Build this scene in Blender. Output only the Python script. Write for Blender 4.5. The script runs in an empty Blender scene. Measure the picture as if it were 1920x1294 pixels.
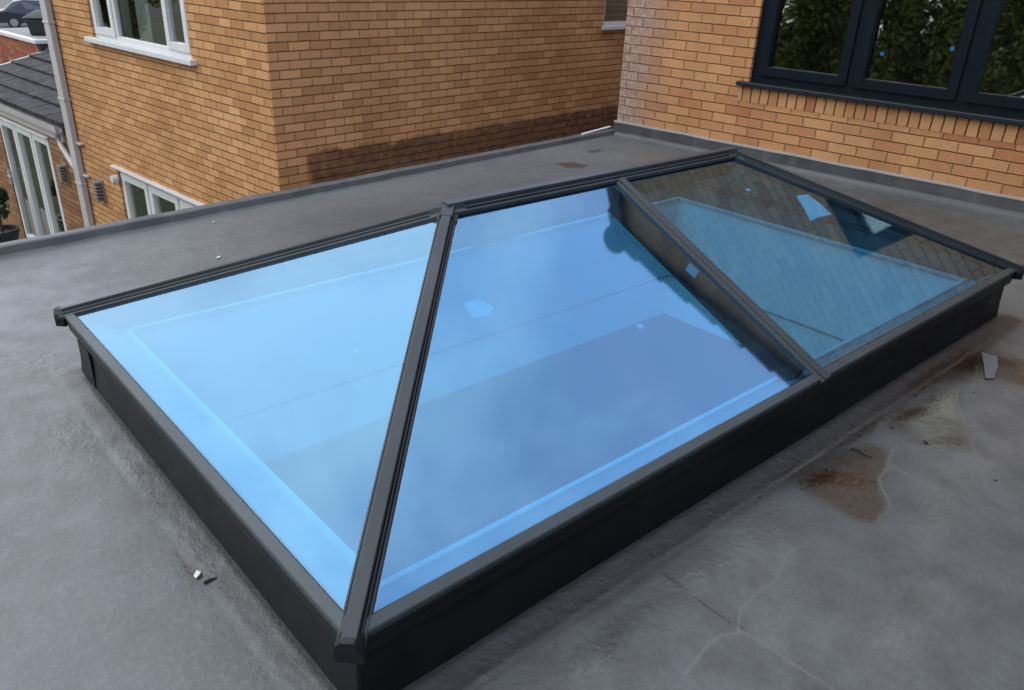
import bpy, math, random
import numpy as np
from mathutils import Vector, Matrix

S = bpy.context.scene
COL = S.collection
R = math.radians
random.seed(7)
rng = np.random.default_rng(11)

# ------------------------------------------------------------------ camera
cam_d = bpy.data.cameras.new("camera")
cam = bpy.data.objects.new("camera", cam_d)
COL.objects.link(cam)
S.camera = cam
CAM_F = Vector((0.60578227, 0.66481459, -0.43709199))
CAM_R = Vector((0.75114553, -0.65900106, 0.03870381))
CAM_U = Vector((0.26231323, 0.35176578, 0.89858367))
mw = Matrix((CAM_R, CAM_U, -CAM_F)).transposed().to_4x4()
mw.translation = Vector((-0.5563, -1.0456, 1.1972))
cam.matrix_world = mw
cam_d.sensor_width = 36.0
cam_d.lens = 1494.0 / 1920.0 * 36.0
cam_d.clip_start = 0.05
cam_d.clip_end = 2000.0

# ------------------------------------------------------------------ sky, sun, exposure
SUN_DIR = Vector((-0.62, 0.18, 0.76)).normalized()      # towards the sun
elev = math.asin(SUN_DIR.z)
azim = math.atan2(SUN_DIR.x, SUN_DIR.y)
W = bpy.data.worlds.new("World")
S.world = W
W.use_nodes = True
nt = W.node_tree
nt.nodes.clear()
out = nt.nodes.new("ShaderNodeOutputWorld")
bg = nt.nodes.new("ShaderNodeBackground")
bg.inputs["Strength"].default_value = 0.10
sky = nt.nodes.new("ShaderNodeTexSky")
sky.sky_type = 'NISHITA'
sky.sun_disc = False
sky.sun_elevation = elev
sky.sun_rotation = azim
tc = nt.nodes.new("ShaderNodeTexCoord")
no = nt.nodes.new("ShaderNodeTexNoise")
no.inputs["Scale"].default_value = 3.0
no.inputs["Detail"].default_value = 5.0
no.inputs["Roughness"].default_value = 0.5
ramp = nt.nodes.new("ShaderNodeValToRGB")
ramp.color_ramp.elements[0].position = 0.36
ramp.color_ramp.elements[0].color = (8.8, 9.7, 13.0, 1)
ramp.color_ramp.elements[1].position = 0.64
ramp.color_ramp.elements[1].color = (19.0, 19.4, 19.6, 1)
mx = nt.nodes.new("ShaderNodeMix")
mx.data_type = 'RGBA'
mx.inputs[0].default_value = 0.86
nt.links.new(tc.outputs["Generated"], no.inputs["Vector"])
dt = nt.nodes.new("ShaderNodeVectorMath")          # the cloud is thinner, so brighter, over the garden side
dt.operation = 'DOT_PRODUCT'
dt.inputs[1].default_value = Vector((-0.78, 0.42, 0.46)).normalized()
md = nt.nodes.new("ShaderNodeMath")
md.operation = 'MULTIPLY_ADD'
md.inputs[1].default_value = 0.30
md.inputs[2].default_value = -0.13
ad = nt.nodes.new("ShaderNodeMath")
nt.links.new(tc.outputs["Generated"], dt.inputs[0])
nt.links.new(dt.outputs["Value"], md.inputs[0])
nt.links.new(no.outputs["Fac"], ad.inputs[0])
nt.links.new(md.outputs[0], ad.inputs[1])
nt.links.new(ad.outputs[0], ramp.inputs[0])
nt.links.new(sky.outputs[0], mx.inputs[6])
nt.links.new(ramp.outputs[0], mx.inputs[7])
nt.links.new(mx.outputs[2], bg.inputs["Color"])
nt.links.new(bg.outputs[0], out.inputs[0])

sun_d = bpy.data.lights.new("sun", 'SUN')
sun_d.energy = 0.6
sun_d.angle = R(52)
sun_d.color = (1.0, 0.975, 0.94)
sun = bpy.data.objects.new("sun", sun_d)
COL.objects.link(sun)
sun.rotation_euler = (-SUN_DIR).to_track_quat('-Z', 'Y').to_euler()
sun.location = (0, 0, 20)

S.view_settings.view_transform = 'Standard'
S.view_settings.look = 'None'
S.view_settings.exposure = 0.52
S.view_settings.gamma = 1.0
S.view_settings.use_curve_mapping = False
S.render.engine = 'CYCLES'
S.cycles.use_denoising = True
S.cycles.transparent_max_bounces = 24
S.cycles.max_bounces = 10
S.cycles.diffuse_bounces = 5
S.cycles.sample_clamp_indirect = 8.0

# ------------------------------------------------------------------ frames
TH = R(5.4849)                       # the houses stand turned by this much against the lantern
EU = Vector((math.cos(TH), math.sin(TH), 0))
EV = Vector((-math.sin(TH), math.cos(TH), 0))
DECK = -0.28
GROUND = -3.42


def UV(u, v, z=0.0):
    return EU * u + EV * v + Vector((0, 0, z))


def xy2uv(x, y):
    return x * math.cos(TH) + y * math.sin(TH), -x * math.sin(TH) + y * math.cos(TH)


# ------------------------------------------------------------------ node helper
ALB = 0.74                           # overall reflectance of the painted-in colours below


class NB:
    def __init__(s, name):
        s.m = bpy.data.materials.new(name)
        s.m.use_nodes = True
        s.t = s.m.node_tree
        s.t.nodes.clear()
        s.out = s.t.nodes.new("ShaderNodeOutputMaterial")

    def n(s, typ, **kw):
        nd = s.t.nodes.new(typ)
        for k, v in kw.items():
            setattr(nd, k, v)
        return nd

    def put(s, sock, val):
        if hasattr(val, "is_output"):
            s.t.links.new(val, sock)
        elif isinstance(val, (tuple, list)) and sock.type == 'RGBA' and len(val) == 3:
            sock.default_value = (*val, 1)
        else:
            sock.default_value = val

    def math(s, op, a, b=None, c=None, clamp=False):
        nd = s.n("ShaderNodeMath", operation=op, use_clamp=clamp)
        s.put(nd.inputs[0], a)
        if b is not None:
            s.put(nd.inputs[1], b)
        if c is not None:
            s.put(nd.inputs[2], c)
        return nd.outputs[0]

    def mix(s, f, a, b, blend='MIX'):
        nd = s.n("ShaderNodeMix", data_type='RGBA', blend_type=blend)
        s.put(nd.inputs[0], f)
        s.put(nd.inputs[6], a)
        s.put(nd.inputs[7], b)
        return nd.outputs[2]

    def sstep(s, x, e0, e1, a=0.0, b=1.0):
        nd = s.n("ShaderNodeMapRange", interpolation_type='SMOOTHSTEP')
        s.put(nd.inputs[0], x)
        s.put(nd.inputs[1], e0)
        s.put(nd.inputs[2], e1)
        s.put(nd.inputs[3], a)
        s.put(nd.inputs[4], b)
        return nd.outputs[0]

    def noise(s, vec, scale, detail=3.0, rough=0.55, dim='3D'):
        nd = s.n("ShaderNodeTexNoise", noise_dimensions=dim)
        if vec is not None:
            s.put(nd.inputs["Vector"], vec)
        nd.inputs["Scale"].default_value = scale
        nd.inputs["Detail"].default_value = detail
        nd.inputs["Roughness"].default_value = rough
        return nd.outputs["Fac"]

    def obj(s):
        return s.n("ShaderNodeTexCoord").outputs["Object"]

    def scale(s, vec, sc):
        nd = s.n("ShaderNodeMapping")
        s.put(nd.inputs["Vector"], vec)
        nd.inputs["Scale"].default_value = sc
        return nd.outputs[0]

    def ramp(s, f, stops, interp='LINEAR'):
        nd = s.n("ShaderNodeValToRGB")
        cr = nd.color_ramp
        cr.interpolation = interp
        while len(cr.elements) < len(stops):
            cr.elements.new(0.5)
        for e, (p, c) in zip(cr.elements, stops):
            e.position = p
            e.color = (*c, 1)
        s.put(nd.inputs[0], f)
        return nd.outputs[0]

    def bump(s, h, strength=0.3, dist=0.01):
        nd = s.n("ShaderNodeBump")
        nd.inputs["Strength"].default_value = strength
        nd.inputs["Distance"].default_value = dist
        s.put(nd.inputs["Height"], h)
        return nd.outputs[0]

    def principled(s, color, rough=0.6, normal=None, metal=0.0, spec=0.5, coat=None):
        p = s.n("ShaderNodeBsdfPrincipled")
        s.put(p.inputs["Base Color"], s.mix(1.0, color, (ALB, ALB, ALB), 'MULTIPLY'))
        s.put(p.inputs["Roughness"], rough)
        s.put(p.inputs["Metallic"], metal)
        s.put(p.inputs["Specular IOR Level"], spec)
        if coat is not None:
            s.put(p.inputs["Coat Weight"], coat)
            p.inputs["Coat Roughness"].default_value = 0.1
        if normal is not None:
            s.t.links.new(normal, p.inputs["Normal"])
        s.t.links.new(p.outputs[0], s.out.inputs[0])
        return p


def schlick(b, f0=0.04):
    """Fresnel of a thin sheet, the same from either face"""
    g = b.n("ShaderNodeNewGeometry")
    d = b.n("ShaderNodeVectorMath", operation='DOT_PRODUCT')
    b.t.links.new(g.outputs["Incoming"], d.inputs[0])
    b.t.links.new(g.outputs["Normal"], d.inputs[1])
    c = b.math('SUBTRACT', 1.0, b.math('ABSOLUTE', d.outputs["Value"]), clamp=True)
    return b.math('MULTIPLY_ADD', b.math('POWER', c, 5.0), 1 - f0, f0)


def simple(name, color, rough=0.5, var=0.12, nscale=9.0, metal=0.0, bump=0.0, bscale=60.0, spec=0.5):
    b = NB(name)
    o = b.obj()
    f = b.noise(o, nscale, 4)
    c2 = tuple(min(1, c * (1 + var)) for c in color)
    c1 = tuple(c * (1 - var) for c in color)
    c = b.mix(f, c1, c2)
    rr = b.sstep(b.noise(o, nscale * 2.3, 3), 0.3, 0.7, max(0.02, rough - 0.08), min(1, rough + 0.08))
    nrm = b.bump(b.noise(o, bscale, 4), bump, 0.004) if bump else None
    b.principled(c, rr, nrm, metal, spec)
    return b.m


# ------------------------------------------------------------------ materials
def mat_brick(name, stops, mortar_bed, mortar_head, bw=0.231, bh=0.077, stain=None, seed=0.0, head_strength=0.75, bed_strength=0.88):
    b = NB(name)
    uvn = b.n("ShaderNodeUVMap").outputs[0]
    sep = b.n("ShaderNodeSeparateXYZ")
    b.put(sep.inputs[0], uvn)
    wob = b.math('SUBTRACT', b.noise(uvn, 9.0, 2), 0.5)
    U = b.math('ADD', sep.outputs[0], b.math('MULTIPLY', wob, 0.010))
    V = b.math('ADD', sep.outputs[1], b.math('MULTIPLY', b.math('SUBTRACT', b.noise(uvn, 6.0, 2, 0.6), 0.5), 0.008))
    vv = b.math('DIVIDE', V, bh)
    row = b.math('FLOOR', vv)
    off = b.math('MULTIPLY', b.math('MODULO', b.math('ABSOLUTE', row), 2.0), 0.5)
    uu = b.math('ADD', b.math('DIVIDE', U, bw), off)
    col = b.math('FLOOR', uu)
    fu = b.math('FRACT', uu)
    fv = b.math('FRACT', vv)
    du = b.math('MULTIPLY', b.math('MINIMUM', fu, b.math('SUBTRACT', 1.0, fu)), bw)
    dv = b.math('MULTIPLY', b.math('MINIMUM', fv, b.math('SUBTRACT', 1.0, fv)), bh)
    edge = b.math('MULTIPLY', b.math('SUBTRACT', b.noise(uvn, 60.0, 3), 0.5), 0.006)
    du = b.math('ADD', du, edge)
    dv = b.math('ADD', dv, edge)
    mh = b.sstep(du, 0.001, 0.0075, 1.0, 0.0)
    mb = b.sstep(dv, 0.001, 0.0085, 1.0, 0.0)
    cell = b.n("ShaderNodeCombineXYZ")
    b.put(cell.inputs[0], col)
    b.put(cell.inputs[1], row)
    cell.inputs[2].default_value = seed
    wn = b.n("ShaderNodeTexWhiteNoise", noise_dimensions='3D')
    b.put(wn.inputs["Vector"], cell.outputs[0])
    big = b.noise(uvn, 1.1, 3)
    sel = b.math('ADD', b.math('MULTIPLY', wn.outputs["Value"], 0.8), b.math('MULTIPLY', b.math('SUBTRACT', big, 0.5), 0.9), clamp=True)
    c = b.ramp(sel, stops)
    # drag marks, grit and soft patches in the brick face
    drag = b.noise(b.scale(uvn, (90, 16, 1)), 1.0, 4, 0.6)
    grit = b.noise(uvn, 210.0, 4, 0.7)
    c = b.mix(b.sstep(drag, 0.25, 0.75, 0.0, 0.42), c, b.mix(0.5, c, (0.10, 0.05, 0.025)))
    c = b.mix(b.sstep(grit, 0.55, 0.8, 0.0, 0.35), c, (0.13, 0.065, 0.03))
    c = b.mix(b.sstep(b.noise(uvn, 34.0, 3), 0.5, 0.8, 0.0, 0.3), c, b.mix(0.6, c, (0.62, 0.38, 0.2)))
    c = b.mix(b.sstep(b.noise(b.scale(uvn, (1.3, 0.55, 1)), 1.0, 4, 0.6), 0.42, 0.75, 0.0, 0.42), c, b.mix(0.55, c, (0.12, 0.06, 0.03)))
    if stain:
        c, mortar_bed = stain(b, uvn, c, mortar_bed)
    c = b.mix(b.math('MULTIPLY', mh, head_strength), c, mortar_head)
    c = b.mix(b.math('MULTIPLY', mb, bed_strength), c, mortar_bed)
    mor = b.math('MAXIMUM', mh, mb)
    hgt = b.math('ADD', b.math('MULTIPLY', b.math('SUBTRACT', 1.0, mor), 1.0), b.math('ADD', b.math('MULTIPLY', drag, 0.22), b.math('MULTIPLY', grit, 0.16)))
    hgt = b.math('ADD', hgt, b.math('MULTIPLY', wn.outputs["Value"], 0.25))
    b.principled(c, 0.9, b.bump(hgt, 1.0, 0.009), spec=0.15)
    return b.m


def uvsplit(b, uvn):
    sep = b.n("ShaderNodeSeparateXYZ")
    b.put(sep.inputs[0], uvn)
    return sep.outputs[0], sep.outputs[1]


def stain_owner(b, uvn, c, mort):
    # white salts and pale pink weathering down the corner of the gable wall
    u, v = uvsplit(b, uvn)
    n1 = b.math('SUBTRACT', b.noise(uvn, 3.5, 4), 0.5)
    d = b.math('SUBTRACT', 3.53, u)
    d = b.math('ADD', d, b.math('MULTIPLY', n1, 0.45))
    f = b.sstep(d, 0.08, 0.60, 0.80, 0.0)
    c = b.mix(f, c, (0.36, 0.23, 0.19))
    spots = b.math('MULTIPLY', b.sstep(b.noise(b.scale(uvn, (1.0, 0.45, 1)), 36.0, 5, 0.75), 0.46, 0.62), b.sstep(d, 0.06, 0.38, 0.9, 0.0))
    c = b.mix(spots, c, (0.52, 0.46, 0.41))
    return c, b.mix(b.sstep(d, 0.05, 0.4, 0.85, 0.0), mort, (0.36, 0.29, 0.24))


def stain_nei(b, uvn, c, mort):
    # old roof line: a damp, sooty band of darker bricks low on the side wall
    u, v = uvsplit(b, uvn)
    n1 = b.math('SUBTRACT', b.noise(uvn, 5.0, 4), 0.5)
    top = b.math('ADD', v, b.math('MULTIPLY', n1, 0.14))
    n2 = b.noise(uvn, 11.0, 4, 0.65)
    f = b.math('MULTIPLY', b.sstep(top, -0.56, -0.49, 1.0, 0.0), b.sstep(b.math('ADD', u, b.math('MULTIPLY', n1, 0.1)), 3.47, 3.54))
    f = b.math('MULTIPLY', f, b.math('LESS_THAN', u, 30.0))
    patch = b.sstep(b.noise(uvn, 1.6, 3), 0.42, 0.62)
    dk = b.mix(patch, (0.095, 0.052, 0.032), (0.125, 0.048, 0.034))
    c = b.mix(b.math('MULTIPLY', f, b.sstep(n2, 0.3, 0.7, 0.66, 0.94)), c, dk)
    white = b.math('MULTIPLY', b.math('MULTIPLY', b.sstep(b.noise(uvn, 13.0, 4), 0.6, 0.72), f), b.sstep(b.noise(uvn, 0.9, 2), 0.48, 0.58))
    c = b.mix(b.math('MULTIPLY', white, 0.6), c, (0.36, 0.3, 0.27))
    return c, b.mix(f, mort, (0.075, 0.045, 0.028))


BUFF = [(0.0, (0.543, 0.278, 0.121)), (0.2, (0.633, 0.329, 0.144)), (0.5, (0.709, 0.379, 0.172)), (0.8, (0.784, 0.431, 0.199)), (1.0, (0.875, 0.504, 0.240))]
ORANGE = [(0.0, (0.478, 0.199, 0.098)), (0.07, (0.544, 0.259, 0.120)), (0.4, (0.598, 0.311, 0.144)), (0.8, (0.679, 0.365, 0.176)), (0.97, (0.651, 0.339, 0.163)), (1.0, (0.691, 0.233, 0.120))]
RED = [(0.0, (0.24, 0.07, 0.04)), (0.5, (0.40, 0.13, 0.07)), (1.0, (0.52, 0.21, 0.12))]
M = {}
M['brick_nei'] = mat_brick("buff_brick", BUFF, (0.20, 0.10, 0.042), (0.34, 0.18, 0.08), bw=0.219, bed_strength=0.8, stain=stain_nei, seed=1)
M['brick_own'] = mat_brick("orange_brick", ORANGE, (0.20, 0.10, 0.044), (0.33, 0.175, 0.08), stain=stain_owner, seed=4, bed_strength=0.55, head_strength=0.45)
M['brick_ext'] = mat_brick("brown_brick", [(0.0, (0.24, 0.12, 0.06)), (0.5, (0.34, 0.18, 0.09)), (1.0, (0.42, 0.24, 0.13))], (0.14, 0.07, 0.035), (0.22, 0.12, 0.06), seed=6)
M['brick_red'] = mat_brick("red_brick", RED, (0.30, 0.2, 0.15), (0.30, 0.2, 0.15), seed=8)
M['brick_sill'] = mat_brick("brick_on_edge", ORANGE, (0.145, 0.07, 0.03), (0.12, 0.055, 0.022), bw=0.079, bh=0.4, seed=12, head_strength=1.0)
M['upvc'] = simple("white_upvc", (0.74, 0.76, 0.77), 0.35, 0.05, 6)
M['upvc_old'] = simple("grey_white_upvc", (0.52, 0.50, 0.50), 0.45, 0.14, 3)
M['anthra'] = simple("anthracite_frame", (0.0035, 0.0085, 0.0155), 0.5, 0.15, 5, spec=0.12)
M['anthra_sill'] = simple("anthracite_sill", (0.008, 0.012, 0.018), 0.38, 0.2, 5, spec=0.35)
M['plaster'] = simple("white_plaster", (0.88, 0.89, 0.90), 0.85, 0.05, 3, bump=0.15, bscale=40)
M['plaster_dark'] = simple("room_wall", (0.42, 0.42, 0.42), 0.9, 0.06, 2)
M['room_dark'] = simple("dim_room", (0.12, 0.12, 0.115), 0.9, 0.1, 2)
M['floor'] = simple("screed_floor", (0.30, 0.30, 0.32), 0.8, 0.15, 1.5)
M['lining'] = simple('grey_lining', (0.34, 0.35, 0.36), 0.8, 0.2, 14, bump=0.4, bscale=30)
M['lining_lit_front'] = simple('mid_grey_lining', (0.20, 0.21, 0.22), 0.8, 0.3, 14, bump=0.4, bscale=30)  # same boards, toned up for sky brightness on the glass
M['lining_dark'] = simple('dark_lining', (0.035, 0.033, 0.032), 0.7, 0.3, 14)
M['label'] = simple("paper_label", (0.66, 0.71, 0.74), 0.8, 0.06, 40)
M['bead'] = simple('corner_bead', (0.46, 0.48, 0.49), 0.8, 0.15, 20)
M['label_soft'] = simple('faded_label', (0.42, 0.47, 0.49), 0.85, 0.3, 30)
M['label_blue'] = simple("pale_blue_label", (0.45, 0.60, 0.70), 0.7, 0.1, 60)
M['blue_dot'] = simple("blue_sticker", (0.012, 0.10, 0.32), 0.5, 0.1, 60)
M['paper'] = simple("white_scrap", (0.74, 0.75, 0.74), 0.8, 0.08, 30)
M['black_plastic'] = simple("black_plastic", (0.018, 0.024, 0.028), 0.4, 0.2, 8)
M['asphalt'] = simple("asphalt", (0.035, 0.035, 0.038), 0.9, 0.2, 3, bump=0.2)
M['paving'] = simple("paving", (0.30, 0.285, 0.26), 0.9, 0.25, 1.2, bump=0.2)
M['house_grey'] = simple('grey_render', (0.16, 0.165, 0.17), 0.9, 0.1, 2)
M['lawn'] = simple('lawn', (0.03, 0.05, 0.013), 0.95, 0.4, 2.5, bump=0.4)
M['flat_grey'] = simple("grey_felt_roof", (0.27, 0.28, 0.27), 0.9, 0.15, 3)
M['sealant'] = simple('grey_sealant', (0.30, 0.30, 0.30), 0.6, 0.15, 10)
M['glint'] = simple('grey_glint', (0.125, 0.135, 0.142), 0.6, 0.12, 20)  # colour of the sky reflected in the puddle
M['lamp'] = simple("grey_wall_light", (0.22, 0.20, 0.18), 0.55, 0.15, 9)
M['wood'] = simple("timber", (0.25, 0.15, 0.08), 0.8, 0.25, 5)
M['twig'] = simple("dark_twig", (0.02, 0.015, 0.012), 0.9, 0.2, 50)
M['stone'] = simple("dark_grit", (0.03, 0.03, 0.03), 0.9, 0.3, 50)
M['curtain'] = simple("pale_curtain", (0.50, 0.50, 0.46), 0.9, 0.15, 5)
M['render'] = simple("pale_render", (0.62, 0.58, 0.52), 0.9, 0.06, 2)


def mat_leaf(name, a, bcol):
    b = NB(name)
    o = b.obj()
    f = b.noise(o, 1.6, 3)
    g = b.n("ShaderNodeNewGeometry").outputs["Random Per Island"]
    c = b.mix(b.math('ADD', b.math('MULTIPLY', f, 0.6), b.math('MULTIPLY', g, 0.4)), a, bcol)
    b.principled(c, 0.6, spec=0.3)
    return b.m


M['leaf'] = mat_leaf("leaf_green", (0.045, 0.065, 0.014), (0.22, 0.26, 0.045))
M['leaf_dark'] = mat_leaf("leaf_dark_green", (0.010, 0.03, 0.012), (0.04, 0.09, 0.03))
M['bark'] = simple("bark", (0.06, 0.045, 0.032), 0.95, 0.3, 8, bump=0.5, bscale=20)


def mat_window(name, tcol=(0.55, 0.60, 0.58), refl=(0.25, 0.26, 0.22)):
    b = NB(name)
    tr = b.n("ShaderNodeBsdfTransparent")
    tr.inputs[0].default_value = (*tcol, 1)
    gl = b.n("ShaderNodeBsdfGlossy")
    gl.inputs["Roughness"].default_value = 0.018
    o = b.obj()
    nrm = b.bump(b.noise(o, 2.0, 2), 0.05, 0.02)
    b.t.links.new(nrm, gl.inputs["Normal"])
    c = b.mix(schlick(b), refl, (0.95, 0.95, 0.95))
    b.put(gl.inputs[0], c)
    ad = b.n("ShaderNodeAddShader")
    b.t.links.new(tr.outputs[0], ad.inputs[0])
    b.t.links.new(gl.outputs[0], ad.inputs[1])
    b.t.links.new(ad.outputs[0], b.out.inputs[0])
    return b.m


M['glass_win'] = mat_window("window_glass")


def mat_solar():
    # blue solar-control glass: tinted transmission and a blue mirror coating
    b = NB("blue_solar_glass")
    o = b.obj()
    tr = b.n("ShaderNodeBsdfTransparent")
    tr.inputs[0].default_value = (0.27, 0.53, 0.68, 1)
    gl = b.n("ShaderNodeBsdfGlossy")
    gl.inputs["Roughness"].default_value = 0.036
    nrm = b.bump(b.noise(o, 1.3, 2), 0.05, 0.012)
    b.t.links.new(nrm, gl.inputs["Normal"])
    back = b.n("ShaderNodeNewGeometry").outputs["Backfacing"]
    coat = b.mix(back, (0.074, 0.182, 0.292), (0.020, 0.026, 0.030))
    f = schlick(b, 0.03)
    b.put(gl.inputs[0], b.mix(f, coat, b.mix(back, (0.95, 0.97, 1.0), (0.10, 0.12, 0.14))))
    b.put(tr.inputs[0], b.mix(f, (0.22, 0.57, 0.78), (0.0, 0.0, 0.0)))
    ad = b.n("ShaderNodeAddShader")
    b.t.links.new(tr.outputs[0], ad.inputs[0])
    b.t.links.new(gl.outputs[0], ad.inputs[1])
    # a thin film of dust
    df = b.n("ShaderNodeBsdfDiffuse")
    df.inputs[0].default_value = (0.5, 0.5, 0.48, 1)
    mxs = b.n("ShaderNodeMixShader")
    streak = b.noise(b.scale(o, (3.0, 3.0, 3.0)), 1.0, 5, 0.65)
    spk = b.math('MULTIPLY', b.sstep(b.noise(o, 75.0, 2, 0.5), 0.70, 0.76), b.sstep(b.noise(o, 5.0, 3), 0.4, 0.7, 0.0, 0.16))
    b.put(mxs.inputs[0], b.math('ADD', b.sstep(streak, 0.45, 0.85, 0.002, 0.035), spk))
    b.t.links.new(ad.outputs[0], mxs.inputs[1])
    b.t.links.new(df.outputs[0], mxs.inputs[2])
    b.t.links.new(mxs.outputs[0], b.out.inputs[0])
    return b.m


M['solar'] = mat_solar()


def mat_powder(name, col, rough=0.42):
    b = NB(name)
    o = b.obj()
    f = b.noise(o, 3.0, 4)
    spk = b.noise(o, 120.0, 3, 0.7)
    c = b.mix(b.sstep(f, 0.3, 0.7), tuple(x * 0.85 for x in col), tuple(x * 1.15 for x in col))
    c = b.mix(b.sstep(spk, 0.62, 0.8, 0.0, 0.25), c, (0.16, 0.16, 0.155))
    b.principled(c, b.sstep(spk, 0.3, 0.7, rough - 0.05, rough + 0.12), b.bump(spk, 0.06, 0.002), spec=0.36)
    return b.m


M['cap'] = mat_powder("anthracite_powder_coat", (0.036, 0.046, 0.054), 0.34)
M['beam'] = mat_powder("dark_eave_profile", (0.006, 0.009, 0.012), 0.45)
M['rail'] = mat_powder("grey_eave_rail", (0.056, 0.072, 0.082), 0.40)
M['rafter'] = mat_powder("dark_rafter", (0.018, 0.024, 0.032), 0.45)
M['rubber'] = simple("black_gasket", (0.008, 0.008, 0.009), 0.6, 0.2, 20)


def mat_deck():
    b = NB("grey_roof_membrane")
    o = b.obj()
    at = b.n("ShaderNodeAttribute", attribute_name="stain")
    sep = b.n("ShaderNodeSeparateColor")
    b.t.links.new(at.outputs["Color"], sep.inputs[0])
    wet, rust, vein = sep.outputs[0], sep.outputs[1], sep.outputs[2]
    at2 = b.n("ShaderNodeAttribute", attribute_name="wear_shade")
    sep2 = b.n("ShaderNodeSeparateColor")
    b.t.links.new(at2.outputs["Color"], sep2.inputs[0])
    pale, dirt_shade, ripple = sep2.outputs[0], sep2.outputs[1], sep2.outputs[2]
    n_big = b.noise(o, 1.3, 4, 0.55)
    n_mid = b.noise(o, 6.5, 5, 0.6)
    n_fin = b.noise(o, 55.0, 5, 0.65)
    n_grit = b.noise(o, 150.0, 4, 0.75)
    # the same cloudiness stretched across the fall of the roof
    strk = b.noise(b.scale(o, (22.0, 70.0, 1.0)), 1.0, 5, 0.7)
    c = b.mix(b.sstep(n_big, 0.3, 0.7), (0.106, 0.119, 0.126), (0.152, 0.167, 0.174))
    c = b.mix(b.sstep(n_mid, 0.35, 0.7, 0.0, 0.5), c, (0.125, 0.122, 0.118))
    c = b.mix(b.sstep(n_fin, 0.48, 0.75, 0.0, 0.45), c, (0.235, 0.24, 0.235))
    c = b.mix(b.sstep(n_grit, 0.52, 0.72, 0.0, 0.5), c, (0.07, 0.072, 0.074))
    # chalky scuffs where water has dried off
    pf = b.math('MULTIPLY', b.sstep(b.math('ADD', b.math('MULTIPLY', pale, 0.8), b.math('MULTIPLY', b.math('SUBTRACT', strk, 0.5), 1.6)), 0.35, 1.05), 0.24)
    c = b.mix(pf, c, (0.33, 0.31, 0.265))
    # grime on the kerb skirt and deck, plus shade painted into the same mask
    dfm = b.sstep(b.math('ADD', dirt_shade, b.math('MULTIPLY', b.math('ADD', b.math('SUBTRACT', n_fin, 0.5), b.math('SUBTRACT', n_mid, 0.5)), 0.6)), 0.15, 0.95, 0.0, 0.9)
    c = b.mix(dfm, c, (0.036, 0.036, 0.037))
    wob = b.math('MULTIPLY', b.math('SUBTRACT', b.noise(o, 16.0, 4), 0.5), 0.22)
    wob = b.math('ADD', wob, b.math('MULTIPLY', b.math('SUBTRACT', n_fin, 0.5), 0.12))
    wetf = b.sstep(b.math('ADD', wet, wob), 0.26, 0.78)
    c = b.mix(b.math('MULTIPLY', wetf, b.sstep(strk, 0.3, 0.7, 0.45, 0.78)), c, (0.046, 0.039, 0.031))
    rf = b.sstep(b.math('ADD', rust, b.math('MULTIPLY', b.math('ADD', b.math('SUBTRACT', strk, 0.5), b.math('SUBTRACT', n_fin, 0.5)), 1.1)), 0.30, 1.0)
    c = b.mix(b.math('MULTIPLY', rf, 0.9), c, (0.030, 0.016, 0.009))
    rf2 = b.sstep(b.math('ADD', rust, b.math('MULTIPLY', b.math('SUBTRACT', n_fin, 0.5), 0.9)), 0.75, 1.15)
    c = b.mix(b.math('MULTIPLY', rf2, 0.8), c, (0.016, 0.009, 0.006))
    vf = b.sstep(b.math('ADD', vein, b.math('MULTIPLY', b.math('SUBTRACT', n_fin, 0.5), 0.9)), 0.30, 1.1)
    c = b.mix(b.math('MULTIPLY', vf, 0.20), c, (0.34, 0.33, 0.30))
    rough = b.sstep(n_mid, 0.3, 0.7, 0.30, 0.50)
    rough = b.math('MAXIMUM', b.math('SUBTRACT', rough, b.math('MULTIPLY', wetf, 0.32)), 0.07)
    hgt = b.math('ADD', b.math('MULTIPLY', n_fin, 0.5), b.math('MULTIPLY', n_grit, 0.3))
    hgt = b.math('MULTIPLY', hgt, b.math('SUBTRACT', 1.0, b.math('MULTIPLY', wetf, 0.8)))
    hgt = b.math('ADD', hgt, b.math('MULTIPLY', b.math('MULTIPLY', ripple, b.noise(o, 30.0, 4, 0.6)), 2.4))
    hgt = b.math('ADD', hgt, b.math('MULTIPLY', b.noise(o, 9.0, 3), 1.1))
    b.principled(c, rough, b.bump(hgt, 0.6, 0.006), spec=0.5)
    return b.m


M['deck'] = mat_deck()


def mat_membrane(name, c1, c2, rough=0.5):
    b = NB(name)
    o = b.obj()
    f = b.noise(o, 4.0, 5, 0.6)
    g = b.noise(o, 45.0, 4, 0.65)
    drip = b.noise(b.scale(o, (9, 9, 1.2)), 1.0, 4)
    c = b.mix(b.sstep(f, 0.3, 0.7), c1, c2)
    c = b.mix(b.sstep(drip, 0.5, 0.8, 0.0, 0.5), c, tuple(x * 1.7 for x in c2))
    hgt = b.math('ADD', b.math('MULTIPLY', f, 1.5), b.math('MULTIPLY', g, 0.4))
    b.principled(c, b.sstep(f, 0.3, 0.7, rough - 0.08, rough + 0.1), b.bump(hgt, 0.3, 0.006), spec=0.3)
    return b.m


M['kerb'] = mat_membrane("dark_kerb_membrane", (0.0075, 0.0085, 0.0115), (0.0125, 0.014, 0.0175), 0.55)
M['upstand'] = mat_membrane("grey_upstand_membrane", (0.055, 0.060, 0.066), (0.085, 0.09, 0.096), 0.48)
M['trim'] = mat_membrane("grey_roof_trim", (0.075, 0.08, 0.086), (0.11, 0.115, 0.12), 0.42)


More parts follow.
